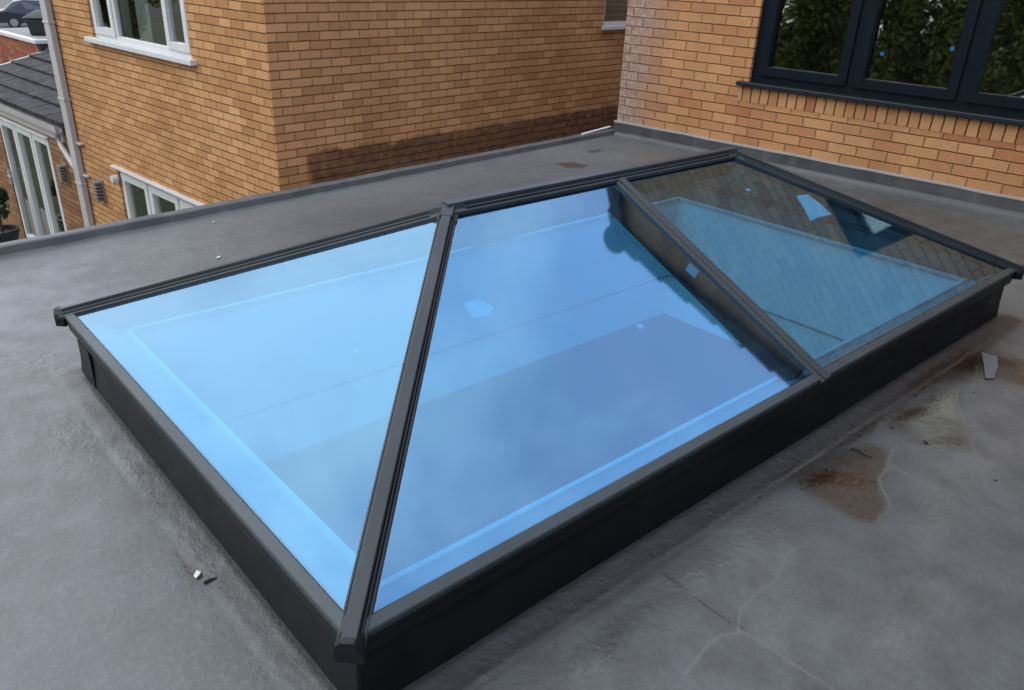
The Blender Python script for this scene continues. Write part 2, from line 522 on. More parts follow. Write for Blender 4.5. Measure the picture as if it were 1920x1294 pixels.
def mat_tile(name, c1, c2):
    b = NB(name)
    o = b.obj()
    f = b.noise(o, 5.0, 5, 0.65)
    li = b.noise(o, 26.0, 4, 0.7)
    c = b.mix(b.sstep(f, 0.3, 0.7), c1, c2)
    c = b.mix(b.sstep(li, 0.54, 0.70, 0.0, 0.6), c, (0.27, 0.26, 0.27))
    c = b.mix(b.sstep(b.noise(o, 15.0, 3), 0.62, 0.7, 0.0, 0.8), c, (0.015, 0.015, 0.016))
    b.principled(c, 0.9, b.bump(li, 0.3, 0.01), spec=0.3)
    return b.m


M['tile_old'] = mat_tile("lichened_concrete_tile", (0.022, 0.021, 0.024), (0.065, 0.062, 0.068))
M['tile'] = mat_tile("grey_concrete_tile", (0.04, 0.04, 0.045), (0.075, 0.075, 0.08))
M['car'] = simple("navy_car_paint", (0.010, 0.016, 0.028), 0.18, 0.1, 2, spec=0.6)
M['tyre'] = simple("tyre_rubber", (0.015, 0.015, 0.016), 0.8, 0.2, 8)
M['car_glass'] = simple("car_glass", (0.03, 0.05, 0.07), 0.05, 0.1, 2, spec=0.9)
M['alloy'] = simple("alloy_rim", (0.4, 0.41, 0.42), 0.35, 0.1, 6, metal=0.8)
M['head_lamp'] = simple("lamp_lens", (0.55, 0.66, 0.75), 0.1, 0.05, 6, spec=0.8)


# ------------------------------------------------------------------ mesh builder
class MB:
    """collects faces; quads carry UVs (metres) when given"""

    def __init__(s):
        s.v, s.f, s.uv = [], [], []

    def face(s, pts, uvs=None):
        i = len(s.v)
        s.v += [tuple(p) for p in pts]
        s.f.append(tuple(range(i, i + len(pts))))
        s.uv += [tuple(q) for q in uvs] if uvs else [(0, 0)] * len(pts)

    def box(s, a, b):
        (x0, y0, z0), (x1, y1, z1) = a, b
        x0, x1 = min(x0, x1), max(x0, x1)
        y0, y1 = min(y0, y1), max(y0, y1)
        z0, z1 = min(z0, z1), max(z0, z1)
        F = s.face
        F([(x0, y0, z0), (x0, y0, z1), (x0, y1, z1), (x0, y1, z0)], [(y0, z0), (y0, z1), (y1, z1), (y1, z0)])
        F([(x1, y0, z0), (x1, y1, z0), (x1, y1, z1), (x1, y0, z1)], [(y0, z0), (y1, z0), (y1, z1), (y0, z1)])
        F([(x0, y0, z0), (x1, y0, z0), (x1, y0, z1), (x0, y0, z1)], [(x0, z0), (x1, z0), (x1, z1), (x0, z1)])
        F([(x0, y1, z0), (x0, y1, z1), (x1, y1, z1), (x1, y1, z0)], [(x0, z0), (x0, z1), (x1, z1), (x1, z0)])
        F([(x0, y0, z1), (x1, y0, z1), (x1, y1, z1), (x0, y1, z1)], [(x0, y0), (x1, y0), (x1, y1), (x0, y1)])
        F([(x0, y0, z0), (x0, y1, z0), (x1, y1, z0), (x1, y0, z0)], [(x0, y0), (x0, y1), (x1, y1), (x1, y0)])

    def loft(s, rings, cap=True, closed=True):
        """rings: lists of points, same length"""
        n = len(rings[0])
        i0 = len(s.v)
        for r in rings:
            s.v += [tuple(p) for p in r]
        for k in range(len(rings) - 1):
            for j in range(n if closed else n - 1):
                a = i0 + k * n + j
                b2 = i0 + k * n + (j + 1) % n
                s.f.append((a, b2, b2 + n, a + n))
                s.uv += [(0, 0)] * 4
        if cap:
            s.f.append(tuple(i0 + j for j in reversed(range(n))))
            s.uv += [(0, 0)] * n
            s.f.append(tuple(i0 + (len(rings) - 1) * n + j for j in range(n)))
            s.uv += [(0, 0)] * n

    def tube(s, pts, r, n=10, cap=True):
        pts = [Vector(p) for p in pts]
        rings = []
        for k, p in enumerate(pts):
            d = (pts[min(k + 1, len(pts) - 1)] - pts[max(k - 1, 0)]).normalized()
            a = d.orthogonal().normalized() if abs(d.z) < 0.95 else Vector((1, 0, 0))
            a = (a - d * a.dot(d)).normalized()
            c = d.cross(a)
            rr = r[k] if isinstance(r, (list, tuple)) else r
            rings.append([p + (a * math.cos(t) + c * math.sin(t)) * rr for t in [2 * math.pi * j / n for j in range(n)]])
        s.loft(rings, cap)

    def build(s, name, mat, parent=None, base=(0, 0, 0), bevel=0.0, smooth=False, segs=2, solid=0.0):
        me = bpy.data.meshes.new(name)
        bx = Vector(base)
        me.from_pydata([tuple(Vector(p) - bx) for p in s.v], [], s.f)
        uvl = me.uv_layers.new(name="UVMap")
        uvl.data.foreach_set("uv", [c for q in s.uv for c in q])
        me.materials.append(mat)
        if smooth:
            me.polygons.foreach_set("use_smooth", [True] * len(me.polygons))
        me.update()
        o = bpy.data.objects.new(name, me)
        COL.objects.link(o)
        if parent is not None:
            o.parent = parent
        if bevel:
            md = o.modifiers.new("weld", 'WELD')
            md.merge_threshold = 1e-5
            md = o.modifiers.new("bevel", 'BEVEL')
            md.width = bevel
            md.segments = segs
            md.limit_method = 'ANGLE'
            md.angle_limit = R(35)
        return o


def tag(o, label=None, cat=None, group=None, kind=None):
    if label:
        o["label"] = label
    if cat:
        o["category"] = cat
    if group:
        o["group"] = group
    if kind:
        o["kind"] = kind
    return o


def thing(name, label, cat, loc=(0, 0, 0), rz=0.0, group=None):
    o = bpy.data.objects.new(name, None)
    o.empty_display_size = 0.2
    o.location = loc
    o.rotation_euler = (0, 0, rz)
    COL.objects.link(o)
    return tag(o, label, cat, group)


class Site:
    """a thing whose parts are written in house coordinates (u, v, z)"""

    def __init__(s, name, label, cat, base, group=None):
        s.base = Vector(base)
        s.root = thing(name, label, cat, UV(*base), TH, group)

    def part(s, mb, name, mat, parent=None, **kw):
        return mb.build(name, mat, parent or s.root, s.base, **kw)


def wall_face(mb, axis, c, a0, a1, z0, z1, holes=(), depth=0.1, inward=1, uoff=0.0):
    """vertical wall face at axis ('u' or 'v') = c over a0..a1 with window holes and their reveals; inward = sign of the
    direction into the house"""
    xs = sorted(set([a0, a1] + [h[0] for h in holes] + [h[1] for h in holes]))
    zs = sorted(set([z0, z1] + [h[2] for h in holes] + [h[3] for h in holes]))
    P = (lambda a, z, d=0: (c + d, a, z)) if axis == 'u' else (lambda a, z, d=0: (a, c + d, z))
    for i in range(len(xs) - 1):
        for j in range(len(zs) - 1):
            am, zm = (xs[i] + xs[i + 1]) / 2, (zs[j] + zs[j + 1]) / 2
            if any(h[0] < am < h[1] and h[2] < zm < h[3] for h in holes):
                continue
            q = [(xs[i], zs[j]), (xs[i + 1], zs[j]), (xs[i + 1], zs[j + 1]), (xs[i], zs[j + 1])]
            mb.face([P(*k) for k in q], [(k[0] + uoff, k[1]) for k in q])
    d = depth * inward
    for h0, h1, g0, g1 in holes:
        for (p, q2) in (((h0, g0), (h0, g1)), ((h1, g0), (h1, g1)), ((h0, g0), (h1, g0)), ((h0, g1), (h1, g1))):
            vert = p[0] == q2[0]
            uvs = [(p[0] + uoff, p[1]), (q2[0] + uoff, q2[1]), (uoff + q2[0] + (d if vert else 0), q2[1] + (0 if vert else d)), (uoff + p[0] + (d if vert else 0), p[1] + (0 if vert else d))]
            mb.face([P(*p), P(*q2), P(*q2, d), P(*p, d)], uvs)


def P_axis(axis):
    return (lambda a, z, d: (d, a, z)) if axis == 'u' else (lambda a, z, d: (a, d, z))


def window(site, axis, c, inward, a0, a1, z0, z1, splits, frame_mat, sash=True, fw=0.055, sw=0.05, setback=0.04, th=0.06,
           sill=None, sill_mat=None, sill_h=0.03, sill_out=0.05, sill_over=0.06, name="window", skip_sash=(), bottom=None, tilt=0.0):
    """frame (the part) with its mullions; casements, panes and sill are sub-parts. splits = mullion centres between a0 and a1"""
    P = P_axis(axis)
    d0 = c + inward * setback
    d1 = c + inward * (setback + th)
    bot = fw if bottom is None else bottom
    mb = MB()
    mb.box(P(a0, z0, d0), P(a0 + fw, z1, d1))
    mb.box(P(a1 - fw, z0, d0), P(a1, z1, d1))
    mb.box(P(a0 + fw, z0, d0), P(a1 - fw, z0 + bot, d1))
    mb.box(P(a0 + fw, z1 - fw, d0), P(a1 - fw, z1, d1))
    for m in splits:
        mb.box(P(m - fw / 2, z0 + bot, d0), P(m + fw / 2, z1 - fw, d1))
    fr = site.part(mb, name, frame_mat, bevel=0.006)
    edges = [a0 + fw] + [x for m in splits for x in (m - fw / 2, m + fw / 2)] + [a1 - fw]
    for i in range(0, len(edges), 2):
        e0, e1 = edges[i], edges[i + 1]
        b0, b1 = z0 + bot, z1 - fw
        if sash and (i // 2) not in skip_sash:
            s0 = c + inward * (setback - 0.018)
            s1 = c + inward * (setback + th - 0.012)
            mb = MB()
            mb.box(P(e0 - 0.012, b0 - 0.012, s0), P(e0 + sw, b1 + 0.012, s1))
            mb.box(P(e1 - sw, b0 - 0.012, s0), P(e1 + 0.012, b1 + 0.012, s1))
            mb.box(P(e0 + sw, b0 - 0.012, s0), P(e1 - sw, b0 + sw, s1))
            mb.box(P(e0 + sw, b1 - sw, s0), P(e1 - sw, b1 + 0.012, s1))
            site.part(mb, "casement", frame_mat, fr, bevel=0.006)
            e0, e1, b0, b1 = e0 + sw, e1 - sw, b0 + sw, b1 - sw
        gd = c + inward * (setback + 0.022)
        gt_ = c + inward * (setback + 0.022 + tilt)
        mb = MB()
        mb.face([P(e0 - 0.005, b0 - 0.005, gd), P(e1 + 0.005, b0 - 0.005, gd), P(e1 + 0.005, b1 + 0.005, gt_), P(e0 - 0.005, b1 + 0.005, gt_)])
        site.part(mb, "pane", M['glass_win'], fr)
    if sill is not None:
        mb = MB()
        mb.box(P(a0 - sill_over, z0 - sill_h, c - inward * sill_out), P(a1 + sill_over, z0 + 0.004, d1))
        site.part(mb, "sill", sill_mat or frame_mat, fr, bevel=0.006)
    return fr


# ------------------------------------------------------------------ ground
mb = MB()
mb.face([(-900, -900, GROUND), (900, -900, GROUND), (900, 900, GROUND), (-900, 900, GROUND)])
tag(mb.build("ground", M['paving']), kind="structure")
mb = MB()
a, b_ = UV(9.5, 46), UV(60, 38)
n_ = (b_ - a).normalized().cross(Vector((0, 0, 1)))
q = [a - n_ * 5 - (b_ - a), b_ - n_ * 5 + (b_ - a), b_ + n_ * -16 + (b_ - a), a + n_ * -16 - (b_ - a)]
mb.face([(p.x, p.y, GROUND + 0.02) for p in q])
tag(mb.build("street", M['asphalt']), kind="structure")

mb = MB()
mb.face([tuple(UV(u, v, GROUND + .008)) for u, v in ((-40, 4.6), (2.4, 4.6), (2.4, 95), (-40, 95))])
tag(mb.build("lawn", M['lawn']), kind="structure")

# ------------------------------------------------------------------ flat roof with its membrane
L, WD = 3.595, 2.0
roof = thing("flat_roof_extension", "flat grey membrane roof of a low extension, damp and rust stained round the glass lantern", "flat roof", (0, 0, DECK))


def poly_sd(px, py, poly):
    """signed distance to a polygon, negative inside (numpy)"""
    d = np.full(px.shape, 1e9)
    ins = np.zeros(px.shape, bool)
    n = len(poly)
    for i in range(n):
        x0, y0 = poly[i]
        x1, y1 = poly[(i + 1) % n]
        ex, ey = x1 - x0, y1 - y0
        wx, wy = px - x0, py - y0
        t = np.clip((wx * ex + wy * ey) / (ex * ex + ey * ey + 1e-12), 0, 1)
        d = np.minimum(d, (wx - ex * t) ** 2 + (wy - ey * t) ** 2)
        c1 = (py >= y0) & (py < y1) & (ex * wy > ey * wx)
        c2 = (py < y0) & (py >= y1) & (ex * wy < ey * wx)
        ins ^= (c1 | c2)
    return np.where(ins, -1, 1) * np.sqrt(d)


def line_d(px, py, pts):
    d = np.full(px.shape, 1e9)
    for (x0, y0), (x1, y1) in zip(pts[:-1], pts[1:]):
        ex, ey = x1 - x0, y1 - y0
        t = np.clip(((px - x0) * ex + (py - y0) * ey) / (ex * ex + ey * ey + 1e-12), 0, 1)
        d = np.minimum(d, (px - x0 - ex * t) ** 2 + (py - y0 - ey * t) ** 2)
    return np.sqrt(d)


def ell(px, py, cx, cy, rx, ry, rot=0.0):
    c, s_ = math.cos(rot), math.sin(rot)
    dx, dy = px - cx, py - cy
    return np.exp(-(((dx * c + dy * s_) / rx) ** 2 + ((-dx * s_ + dy * c) / ry) ** 2))


WET = [
    [(1.582, -.051), (1.686, -.055), (1.83, -.075), (1.969, -.135), (1.991, -.201), (1.874, -.246), (1.789, -.267), (1.709, -.326), (1.652, -.358), (1.564, -.372), (1.524, -.322), (1.521, -.255), (1.525, -.161), (1.545, -.096)],
    [(2.184, -.097), (2.372, -.102), (2.574, -.107), (2.664, -.176), (2.526, -.22), (2.356, -.309), (2.257, -.384), (2.204, -.379), (2.137, -.314), (2.125, -.257), (2.189, -.207), (2.139, -.141)],
    [(2.70, -.03), (3.049, -.024), (3.162, -.07), (3.185, -.163), (3.183, -.30), (2.9, -.36), (2.86, -.23), (2.757, -.151)],
    [(3.973, 3.512), (4.107, 3.468), (4.171, 3.311), (4.044, 3.276), (3.937, 3.342)],
    [(4.55, 3.69), (4.669, 3.66), (4.626, 3.60), (4.50, 3.62)],
    [(-.075, .809), (-.047, .709), (-.049, .638), (-.086, .644), (-.105, .695)],
]
VEIN = [
    [(.666, -.351), (.817, -.345), (.879, -.364), (.886, -.376), (.875, -.476), (.881, -.582), (.90, -.8)],
    [(.883, -.361), (.948, -.322), (1.01, -.317), (1.16, -.291), (1.325, -.277), (1.416, -.254), (1.502, -.314), (1.564, -.372)],
    [(1.899, -.244), (1.789, -.267), (1.709, -.326), (1.654, -.36), (1.557, -.375), (1.538, -.497), (1.549, -.618)],
    [(1.895, -.241), (2.026, -.216), (2.109, -.264), (2.154, -.328), (2.18, -.418)],
    [(1.899, -.244), (1.885, -.342), (1.896, -.434), (1.906, -.54)],
    [(-.147, 2.434), (-.062, 2.37), (-.029, 2.249), (-.039, 2.118), (-.098, 1.971), (-.16, 1.977), (-.192, 2.083), (-.181, 2.27), (-.147, 2.434)],
    [(-.195, 1.794), (-.103, 1.76), (-.078, 1.53), (-.118, 1.37), (-.218, 1.318)],
    [(2.654, -.169), (2.526, -.22), (2.356, -.309), (2.274, -.372), (2.2, -.411), (2.188, -.493), (2.175, -.57)],
]
SEAM = [
    [(.89, -.36), (.878, -.303), (.881, -.234), (.89, -.1)],
    [(.089, 3.349), (.064, 2.766), (.03, 2.455)], [(.286, 3.1), (.294, 2.885)], [(.96, 3.557), (.96, 3.012)],
    [(1.861, 3.6), (1.90, 2.9), (1.92, 2.1)], [(3.923, 3.75), (3.97, 3.2), (4.0, 2.1)],
]
gx = np.concatenate([np.arange(-5.2, -.8, .1), np.arange(-.8, 0, .012), np.arange(0, 3.4, .008), np.arange(3.4, 6.0, .02)])
gy = np.concatenate([np.arange(-5.0, -1.0, .1), np.arange(-1.0, .0, .007), np.arange(0, 2.6, .012), np.arange(2.6, 4.3, .012)])
X, Y = np.meshgrid(gx, gy)
nx, ny = len(gx), len(gy)
dk = np.hypot(np.maximum(np.maximum(-X, X - L), 0), np.maximum(np.maximum(-Y, Y - WD), 0))     # distance from the kerb


def vnoise(sx, seed):
    g = np.random.default_rng(seed)
    A = g.random((64, 64))
    fx, fy = (X * sx + 100) % 63, (Y * sx + 100) % 63
    ix, iy = fx.astype(int), fy.astype(int)
    tx, ty = fx - ix, fy - iy
    tx, ty = tx * tx * (3 - 2 * tx), ty * ty * (3 - 2 * ty)
    ix1, iy1 = (ix + 1) % 64, (iy + 1) % 64
    return (A[iy, ix] * (1 - tx) + A[iy, ix1] * tx) * (1 - ty) + (A[iy1, ix] * (1 - tx) + A[iy1, ix1] * tx) * ty


Z = np.full(X.shape, DECK) + .006 * (vnoise(1.1, 1) - .5) + .003 * (vnoise(3.7, 2) - .5) + .0015 * (vnoise(11, 3) - .5)
cove = np.clip(1 - dk / .055, 0, 1)
Z = Z + .012 * cove ** 2
lap = np.clip((.068 + .008 * (vnoise(7, 5) - .5) - dk) / .006, 0, 1)
Z = Z + .0035 * lap
Ug = X * math.cos(TH) + Y * math.sin(TH)
Vg = -X * math.sin(TH) + Y * math.cos(TH)
Z = Z + .03 * np.clip(1 - (5.66 - Ug) / .07, 0, 1.3) ** 2
wet = np.full(X.shape, 1.0)
for p in WET:
    wet = np.minimum(wet, poly_sd(X, Y, p))
wet = np.clip(.5 - wet / (.09 + .34 * np.clip(vnoise(6, 41) - .25, 0, 1)), 0, 1)
wet = np.maximum(wet, .72 * ell(X, Y, 2.75, -.05, .55, .06))
wet = np.maximum(wet, .62 * ell(X, Y, 1.95, -.08, .5, .05))
rust = np.zeros(X.shape)
for e in ((1.65, -.145, .12, .05, -.2), (1.70, -.20, .15, .08, -.7, .72), (2.30, -.14, .13, .04, -.2), (2.95, -.12, .20, .09, 0), (2.62, -.09, .22, .05, 0, .6), (2.02, -.10, .18, .04, 0, .5), (3.08, -.2, .12, .10, 0, .7), (1.60, -.27, .10, .09, 0, .35), (2.45, -.2, .2, .08, -.2, .4), (-.075, .68, .03, .09, 0, .7), (-.11, 2.15, .05, .14, 0, .30), (.55, -.19, .16, .05, 0, .5)):
    rust = np.maximum(rust, ell(X, Y, *e[:5]) * (e[5] if len(e) > 5 else 1.0))
vein = np.zeros(X.shape)
for p in VEIN:
    vein = np.maximum(vein, np.exp(-(line_d(X + .03 * (vnoise(9, 8) - .5), Y + .03 * (vnoise(9, 9) - .5), p) / .007) ** 2) * (.4 + .8 * vnoise(5, 31)))
for p in SEAM[1:]:
    vein = np.maximum(vein, .45 * np.exp(-(line_d(X, Y, p) / .007) ** 2))
edge_band = np.exp(-((dk - .072 + .010 * (vnoise(7, 5) - .5)) / .006) ** 2)
vein = np.maximum(vein, .5 * edge_band)
pale = np.zeros(X.shape)
for e in ((1.75, -.47, .35, .10, .2), (2.25, -.45, .45, .10, -.2), (1.25, -.60, .5, .10, .1), (2.7, -.32, .4, .08, 0), (4.7, .8, .5, .4, 0, .55), (4.6, 1.8, .5, .7, 0, .5), (1.15, -.20, .35, .05, .1, .7), (.75, -.24, .22, .05, .1, .7), (3.6, -.2, .5, .3, 0), (-.1, 2.15, .13, .25, 0, .7), (-.16, 1.55, .12, .25, 0, .6), (-.10, 1.2, .05, .5, 0, .5)):
    pale = np.maximum(pale, ell(X, Y, *e[:5]) * (e[5] if len(e) > 5 else 1.0))
pale = pale * (1 - wet)
dirt_shade = np.where(Y < 0, .95 * np.exp(-(dk / (.085 + .05 * vnoise(4, 77))) ** 4), .8 * np.exp(-(dk / .06) ** 2))
dirt_shade = np.maximum(dirt_shade, .75 * ell(X, Y, .62, -.16, .30, .06))
dirt_shade = np.maximum(dirt_shade, 1.0 * ell(X, Y, 2.80, -.09, .30, .12))  # kerb shade and dark kerb reflection painted in at its right end
dirt_shade = np.maximum(dirt_shade, .60 * ell(X, Y, 1.62, -.10, .20, .07))
dirt_shade = np.maximum(dirt_shade, .40 * ell(X, Y, 2.25, -.12, .22, .06))
dirt_shade = np.maximum(dirt_shade, .62 * ell(X, Y, 4.9, 1.2, .9, 2.2))
dirt_shade = np.maximum(dirt_shade, .30 * ell(X, Y, 3.3, 3.2, 2.2, .7))  # darker tone towards the far right of the deck
dirt_shade = np.maximum(dirt_shade, .47 * np.clip((.0 - Y) / .1, 0, 1) * np.clip(X / .3, 0, 1))  # painted-in shade: front deck toned down where the house blocks sky
dirt_shade = np.maximum(dirt_shade, .60 * ell(X, Y, 2.8, 2.95, 2.6, .8))  # darkens the strip of deck behind the lantern
dirt_shade = np.maximum(dirt_shade, .45 * ell(X, Y, -.05, .9, .06, .7))
dirt_shade = np.maximum(dirt_shade, .35 * np.exp(-((5.6 - Ug) / .15) ** 2))
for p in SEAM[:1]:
    dirt_shade = np.maximum(dirt_shade, .8 * np.exp(-(line_d(X, Y, p) / .006) ** 2))
ripple = np.maximum.reduce([ell(X, Y, -.1, 2.18, .10, .22), ell(X, Y, -.16, 1.55, .10, .25), .8 * ell(X, Y, -.03, 1.0, .05, .8), .8 * ell(X, Y, 1.0, -.16, .5, .07), .55 * np.exp(-(dk / .09) ** 2)])
keep = (Ug < 5.67) & (Vg < 3.54) & ~((X > .04) & (X < L - .04) & (Y > .04) & (Y < WD - .04))
idx = np.arange(nx * ny).reshape(ny, nx)
fk = keep[:-1, :-1] & keep[1:, :-1] & keep[:-1, 1:] & keep[1:, 1:]
fa = np.stack([idx[:-1, :-1][fk], idx[:-1, 1:][fk], idx[1:, 1:][fk], idx[1:, :-1][fk]], 1)
used = np.unique(fa)
re = np.zeros(nx * ny, int)
re[used] = np.arange(len(used))
fa = re[fa]
co = np.stack([X.ravel(), Y.ravel(), Z.ravel() - DECK], 1)[used]
me = bpy.data.meshes.new("roof_membrane")
me.vertices.add(len(co))
me.vertices.foreach_set("co", co.astype(np.float32).ravel())
me.loops.add(fa.size)
me.loops.foreach_set("vertex_index", fa.astype(np.int32).ravel())
me.polygons.add(len(fa))
me.polygons.foreach_set("loop_start", np.arange(0, fa.size, 4, dtype=np.int32))
me.polygons.foreach_set("loop_total", np.full(len(fa), 4, dtype=np.int32))
me.polygons.foreach_set("use_smooth", np.ones(len(fa), bool))
me.update(calc_edges=True)
me.validate()
for nm, ch in (("stain", (wet, rust, vein)), ("wear_shade", (pale, dirt_shade, ripple))):
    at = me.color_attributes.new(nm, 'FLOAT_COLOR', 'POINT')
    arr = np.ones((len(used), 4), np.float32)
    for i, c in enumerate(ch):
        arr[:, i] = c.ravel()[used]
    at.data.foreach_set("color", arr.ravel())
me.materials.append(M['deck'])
o = bpy.data.objects.new("roof_membrane", me)
COL.objects.link(o)
o.parent = roof

# trim along the far edge, upstand against the gable wall, walls and the room below
rs = Site.__new__(Site)
rs.base = Vector((0, 0, DECK))
rs.root = roof


class RoofSite(Site):
    def __init__(s):
        s.base, s.root = Vector((0, 0, 0)), roof

    def part(s, mb, name, mat, parent=None, **kw):
        mb.v = [tuple(UV(*p)) for p in mb.v]
        return mb.build(name, mat, parent or roof, (0, 0, DECK), **kw)


rs = RoofSite()
mb = MB()
NSEG = 60
rings = []
for k in range(NSEG + 1):
    u = -5.0 + (5.66 + 5.0) * k / NSEG
    w = .0018 * math.sin(k * 1.7) + .0014 * math.sin(k * 3.1)
    rings.append([(u, v + w, z + .3 * w) for v, z in ((3.485, -.284), (3.515, -.272), (3.528, -.237), (3.540, -.231), (3.590, -.231), (3.600, -.238), (3.600, -.43), (3.555, -.43), (3.53, -.30))])
mb.loft(rings)
rs.part(mb, "roof_edge_trim", M['trim'], smooth=False)
mb = MB()
rings = []
for k in range(41):
    v = -4.5 + (3.555 + 4.5) * k / 40
    w = .0022 * math.sin(k * 2.3) + .0018 * math.sin(k * 5.1 + 1)
    rings.append([(u, v, z) for u, z in ((5.679, -.30), (5.600, -.285), (5.640, -.268), (5.660, -.245), (5.664 + .3 * w, -.165 + w), (5.668, -.158 + w), (5.679, -.158 + w))])
mb.loft(rings)
rs.part(mb, "upstand_flashing", M['upstand'])
mb = MB()
rings = []
for k in range(41):
    v = -4.5 + (3.555 + 4.5) * k / 40
    w = .0022 * math.sin(k * 2.3) + .0018 * math.sin(k * 5.1 + 1)
    rings.append([(u, v, z) for u, z in ((5.658, -.163 + w), (5.659, -.154 + w), (5.666, -.149 + w), (5.679, -.147 + w), (5.679, -.157 + w), (5.667, -.157 + w), (5.663, -.168 + w))])
mb.loft(rings)
rs.part(mb, "sealant_bead", M['sealant'])
mb = MB()
wall_face(mb, 'v', 3.555, -5.0, 5.64, GROUND, -.431)
wall_face(mb, 'u', -5.0, -4.5, 3.555, GROUND, -.45)
rs.part(mb, "wall", M['render'])  # unseen passage wall; pale finish put in to bounce light onto the neighbour
# room under the lantern: ceiling with its opening, walls and floor
x0, x1, y0, y1 = .170, 3.415, .155, 1.85
mb = MB()
CX = [-1.6, x0 - .005, x1 + .005, 5.3]
CY = [-2.0, y0 - .005, y1 + .005, 3.2]
for i in range(3):
    for j in range(3):
        if i == 1 and j == 1:
            continue
        mb.face([(CX[i], CY[j], -.86), (CX[i], CY[j + 1], -.86), (CX[i + 1], CY[j + 1], -.86), (CX[i + 1], CY[j], -.86)])
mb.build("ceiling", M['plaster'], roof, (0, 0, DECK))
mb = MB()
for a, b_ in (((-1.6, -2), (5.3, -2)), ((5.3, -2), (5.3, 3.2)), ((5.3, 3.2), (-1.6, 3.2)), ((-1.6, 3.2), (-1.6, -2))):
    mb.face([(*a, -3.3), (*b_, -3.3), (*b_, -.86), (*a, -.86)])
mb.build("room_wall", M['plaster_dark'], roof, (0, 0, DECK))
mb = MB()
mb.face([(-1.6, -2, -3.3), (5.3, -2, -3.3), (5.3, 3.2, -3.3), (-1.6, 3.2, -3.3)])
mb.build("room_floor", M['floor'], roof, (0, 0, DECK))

# ------------------------------------------------------------------ roof lantern
lan = thing("roof_lantern", "hipped roof lantern with blue solar glass and dark grey glazing bars on a black kerb", "skylight", (0, 0, DECK))
LB = (0, 0, DECK)
H = 0.469
G0 = -0.030                                       # glass plane at the eave line
PIT = H / 1.0
R1, R2 = Vector((1.0, 1.0, H + G0)), Vector((L - 1.0, 1.0, H + G0))
A_, B_, C_, D_ = Vector((0, WD, G0)), Vector((0, 0, G0)), Vector((L, 0, G0)), Vector((L, WD, G0))
BARX = L / 2 + 0.015


def inset_ring(i, z):
    return [(i, i, z), (L - i, i, z), (L - i, WD - i, z), (i, WD - i, z)]


# kerb: wall dressed in membrane, slightly battered
mb = MB()
mb.loft([inset_ring(.012, DECK - .03), inset_ring(.018, DECK + .02), inset_ring(.023, -.20), inset_ring(.026, -.108), inset_ring(.150, -.106)], cap=False)
kerb = mb.build("kerb", M['kerb'], lan, LB, bevel=0.008)
# overlap strips and vertical laps on the kerb membrane
mb = MB()
mb.box((.0155, 1.80, -.262), (.022, 1.93, -.112))
mb.build("lap_strip", M['kerb'], kerb, LB, bevel=0.001)
# eave profile
mb = MB()
mb.loft([inset_ring(.034, -.1065), inset_ring(.012, -.098), inset_ring(.006, -.062), inset_ring(.000, -.052), inset_ring(.000, -.034), inset_ring(.004, -.030), inset_ring(.02, -.030), inset_ring(.042, -.030), inset_ring(.048, -.10)], cap=False)
eave = mb.build("eave_beam", M['beam'], lan, LB, bevel=0.003)
# grey rail lying over the edge of the glass
mb = MB()


def on_plane(i, up=0.0):
    z = G0 + i * PIT + up
    return z


mb.loft([inset_ring(-.002, on_plane(0, -.006)), inset_ring(-.002, on_plane(0, .005)), inset_ring(.001, on_plane(.001, .008)), inset_ring(.023, on_plane(.023, .008)), inset_ring(.025, on_plane(.025, .004)), inset_ring(.024, on_plane(.024, -.006))], cap=False)
mb.build("eave_rail", M['rail'], lan, LB, bevel=0.0015)
mb = MB()
mb.loft([inset_ring(.025, on_plane(.025, .0045)), inset_ring(.028, on_plane(.028, .003)), inset_ring(.030, on_plane(.030, -.006))], cap=False)
mb.build("gasket", M['rubber'], lan, LB)


def pane(pts, n_up):
    mb2 = MB()
    mb2.face(pts)
    return mb2.build("glass_pane", M['solar'], lan, LB)


def slope_pt(x, y, side):
    if side == 'f':
        z = G0 + y * PIT
    elif side == 'b':
        z = G0 + (WD - y) * PIT
    elif side == 'l':
        z = G0 + x * PIT
    else:
        z = G0 + (L - x) * PIT
    return Vector((x, y, z - .001))


e = .022
pane([slope_pt(e, e, 'f'), slope_pt(BARX, e, 'f'), slope_pt(BARX, 1.0, 'f'), slope_pt(1.0, 1.0, 'f')], 1)
pane([slope_pt(BARX, e, 'f'), slope_pt(L - e, e, 'f'), slope_pt(L - 1, 1.0, 'f'), slope_pt(BARX, 1.0, 'f')], 1)
pane([slope_pt(BARX, WD - e, 'b'), slope_pt(e, WD - e, 'b'), slope_pt(1.0, 1.0, 'b'), slope_pt(BARX, 1.0, 'b')], 1)
pane([slope_pt(L - e, WD - e, 'b'), slope_pt(BARX, WD - e, 'b'), slope_pt(BARX, 1.0, 'b'), slope_pt(L - 1, 1.0, 'b')], 1)
pane([slope_pt(e, WD - e, 'l'), slope_pt(e, e, 'l'), slope_pt(1.0, 1.0, 'l')], 1)
pane([slope_pt(L - e, e, 'r'), slope_pt(L - e, WD - e, 'r'), slope_pt(L - 1, 1.0, 'r')], 1)

# cap profile: flat crown, stepped shoulders, grooves (half section: offset, height above the glass)
PROF = [(.0330, -.004), (.0330, .006), (.0295, .0085), (.0270, .0085), (.0264, .0015), (.0244, .0015), (.0236, .0135), (.0218, .0155), (.0198, .0155), (.0192, .0070), (.0178, .0070), (.0170, .0255), (.0152, .0280)]


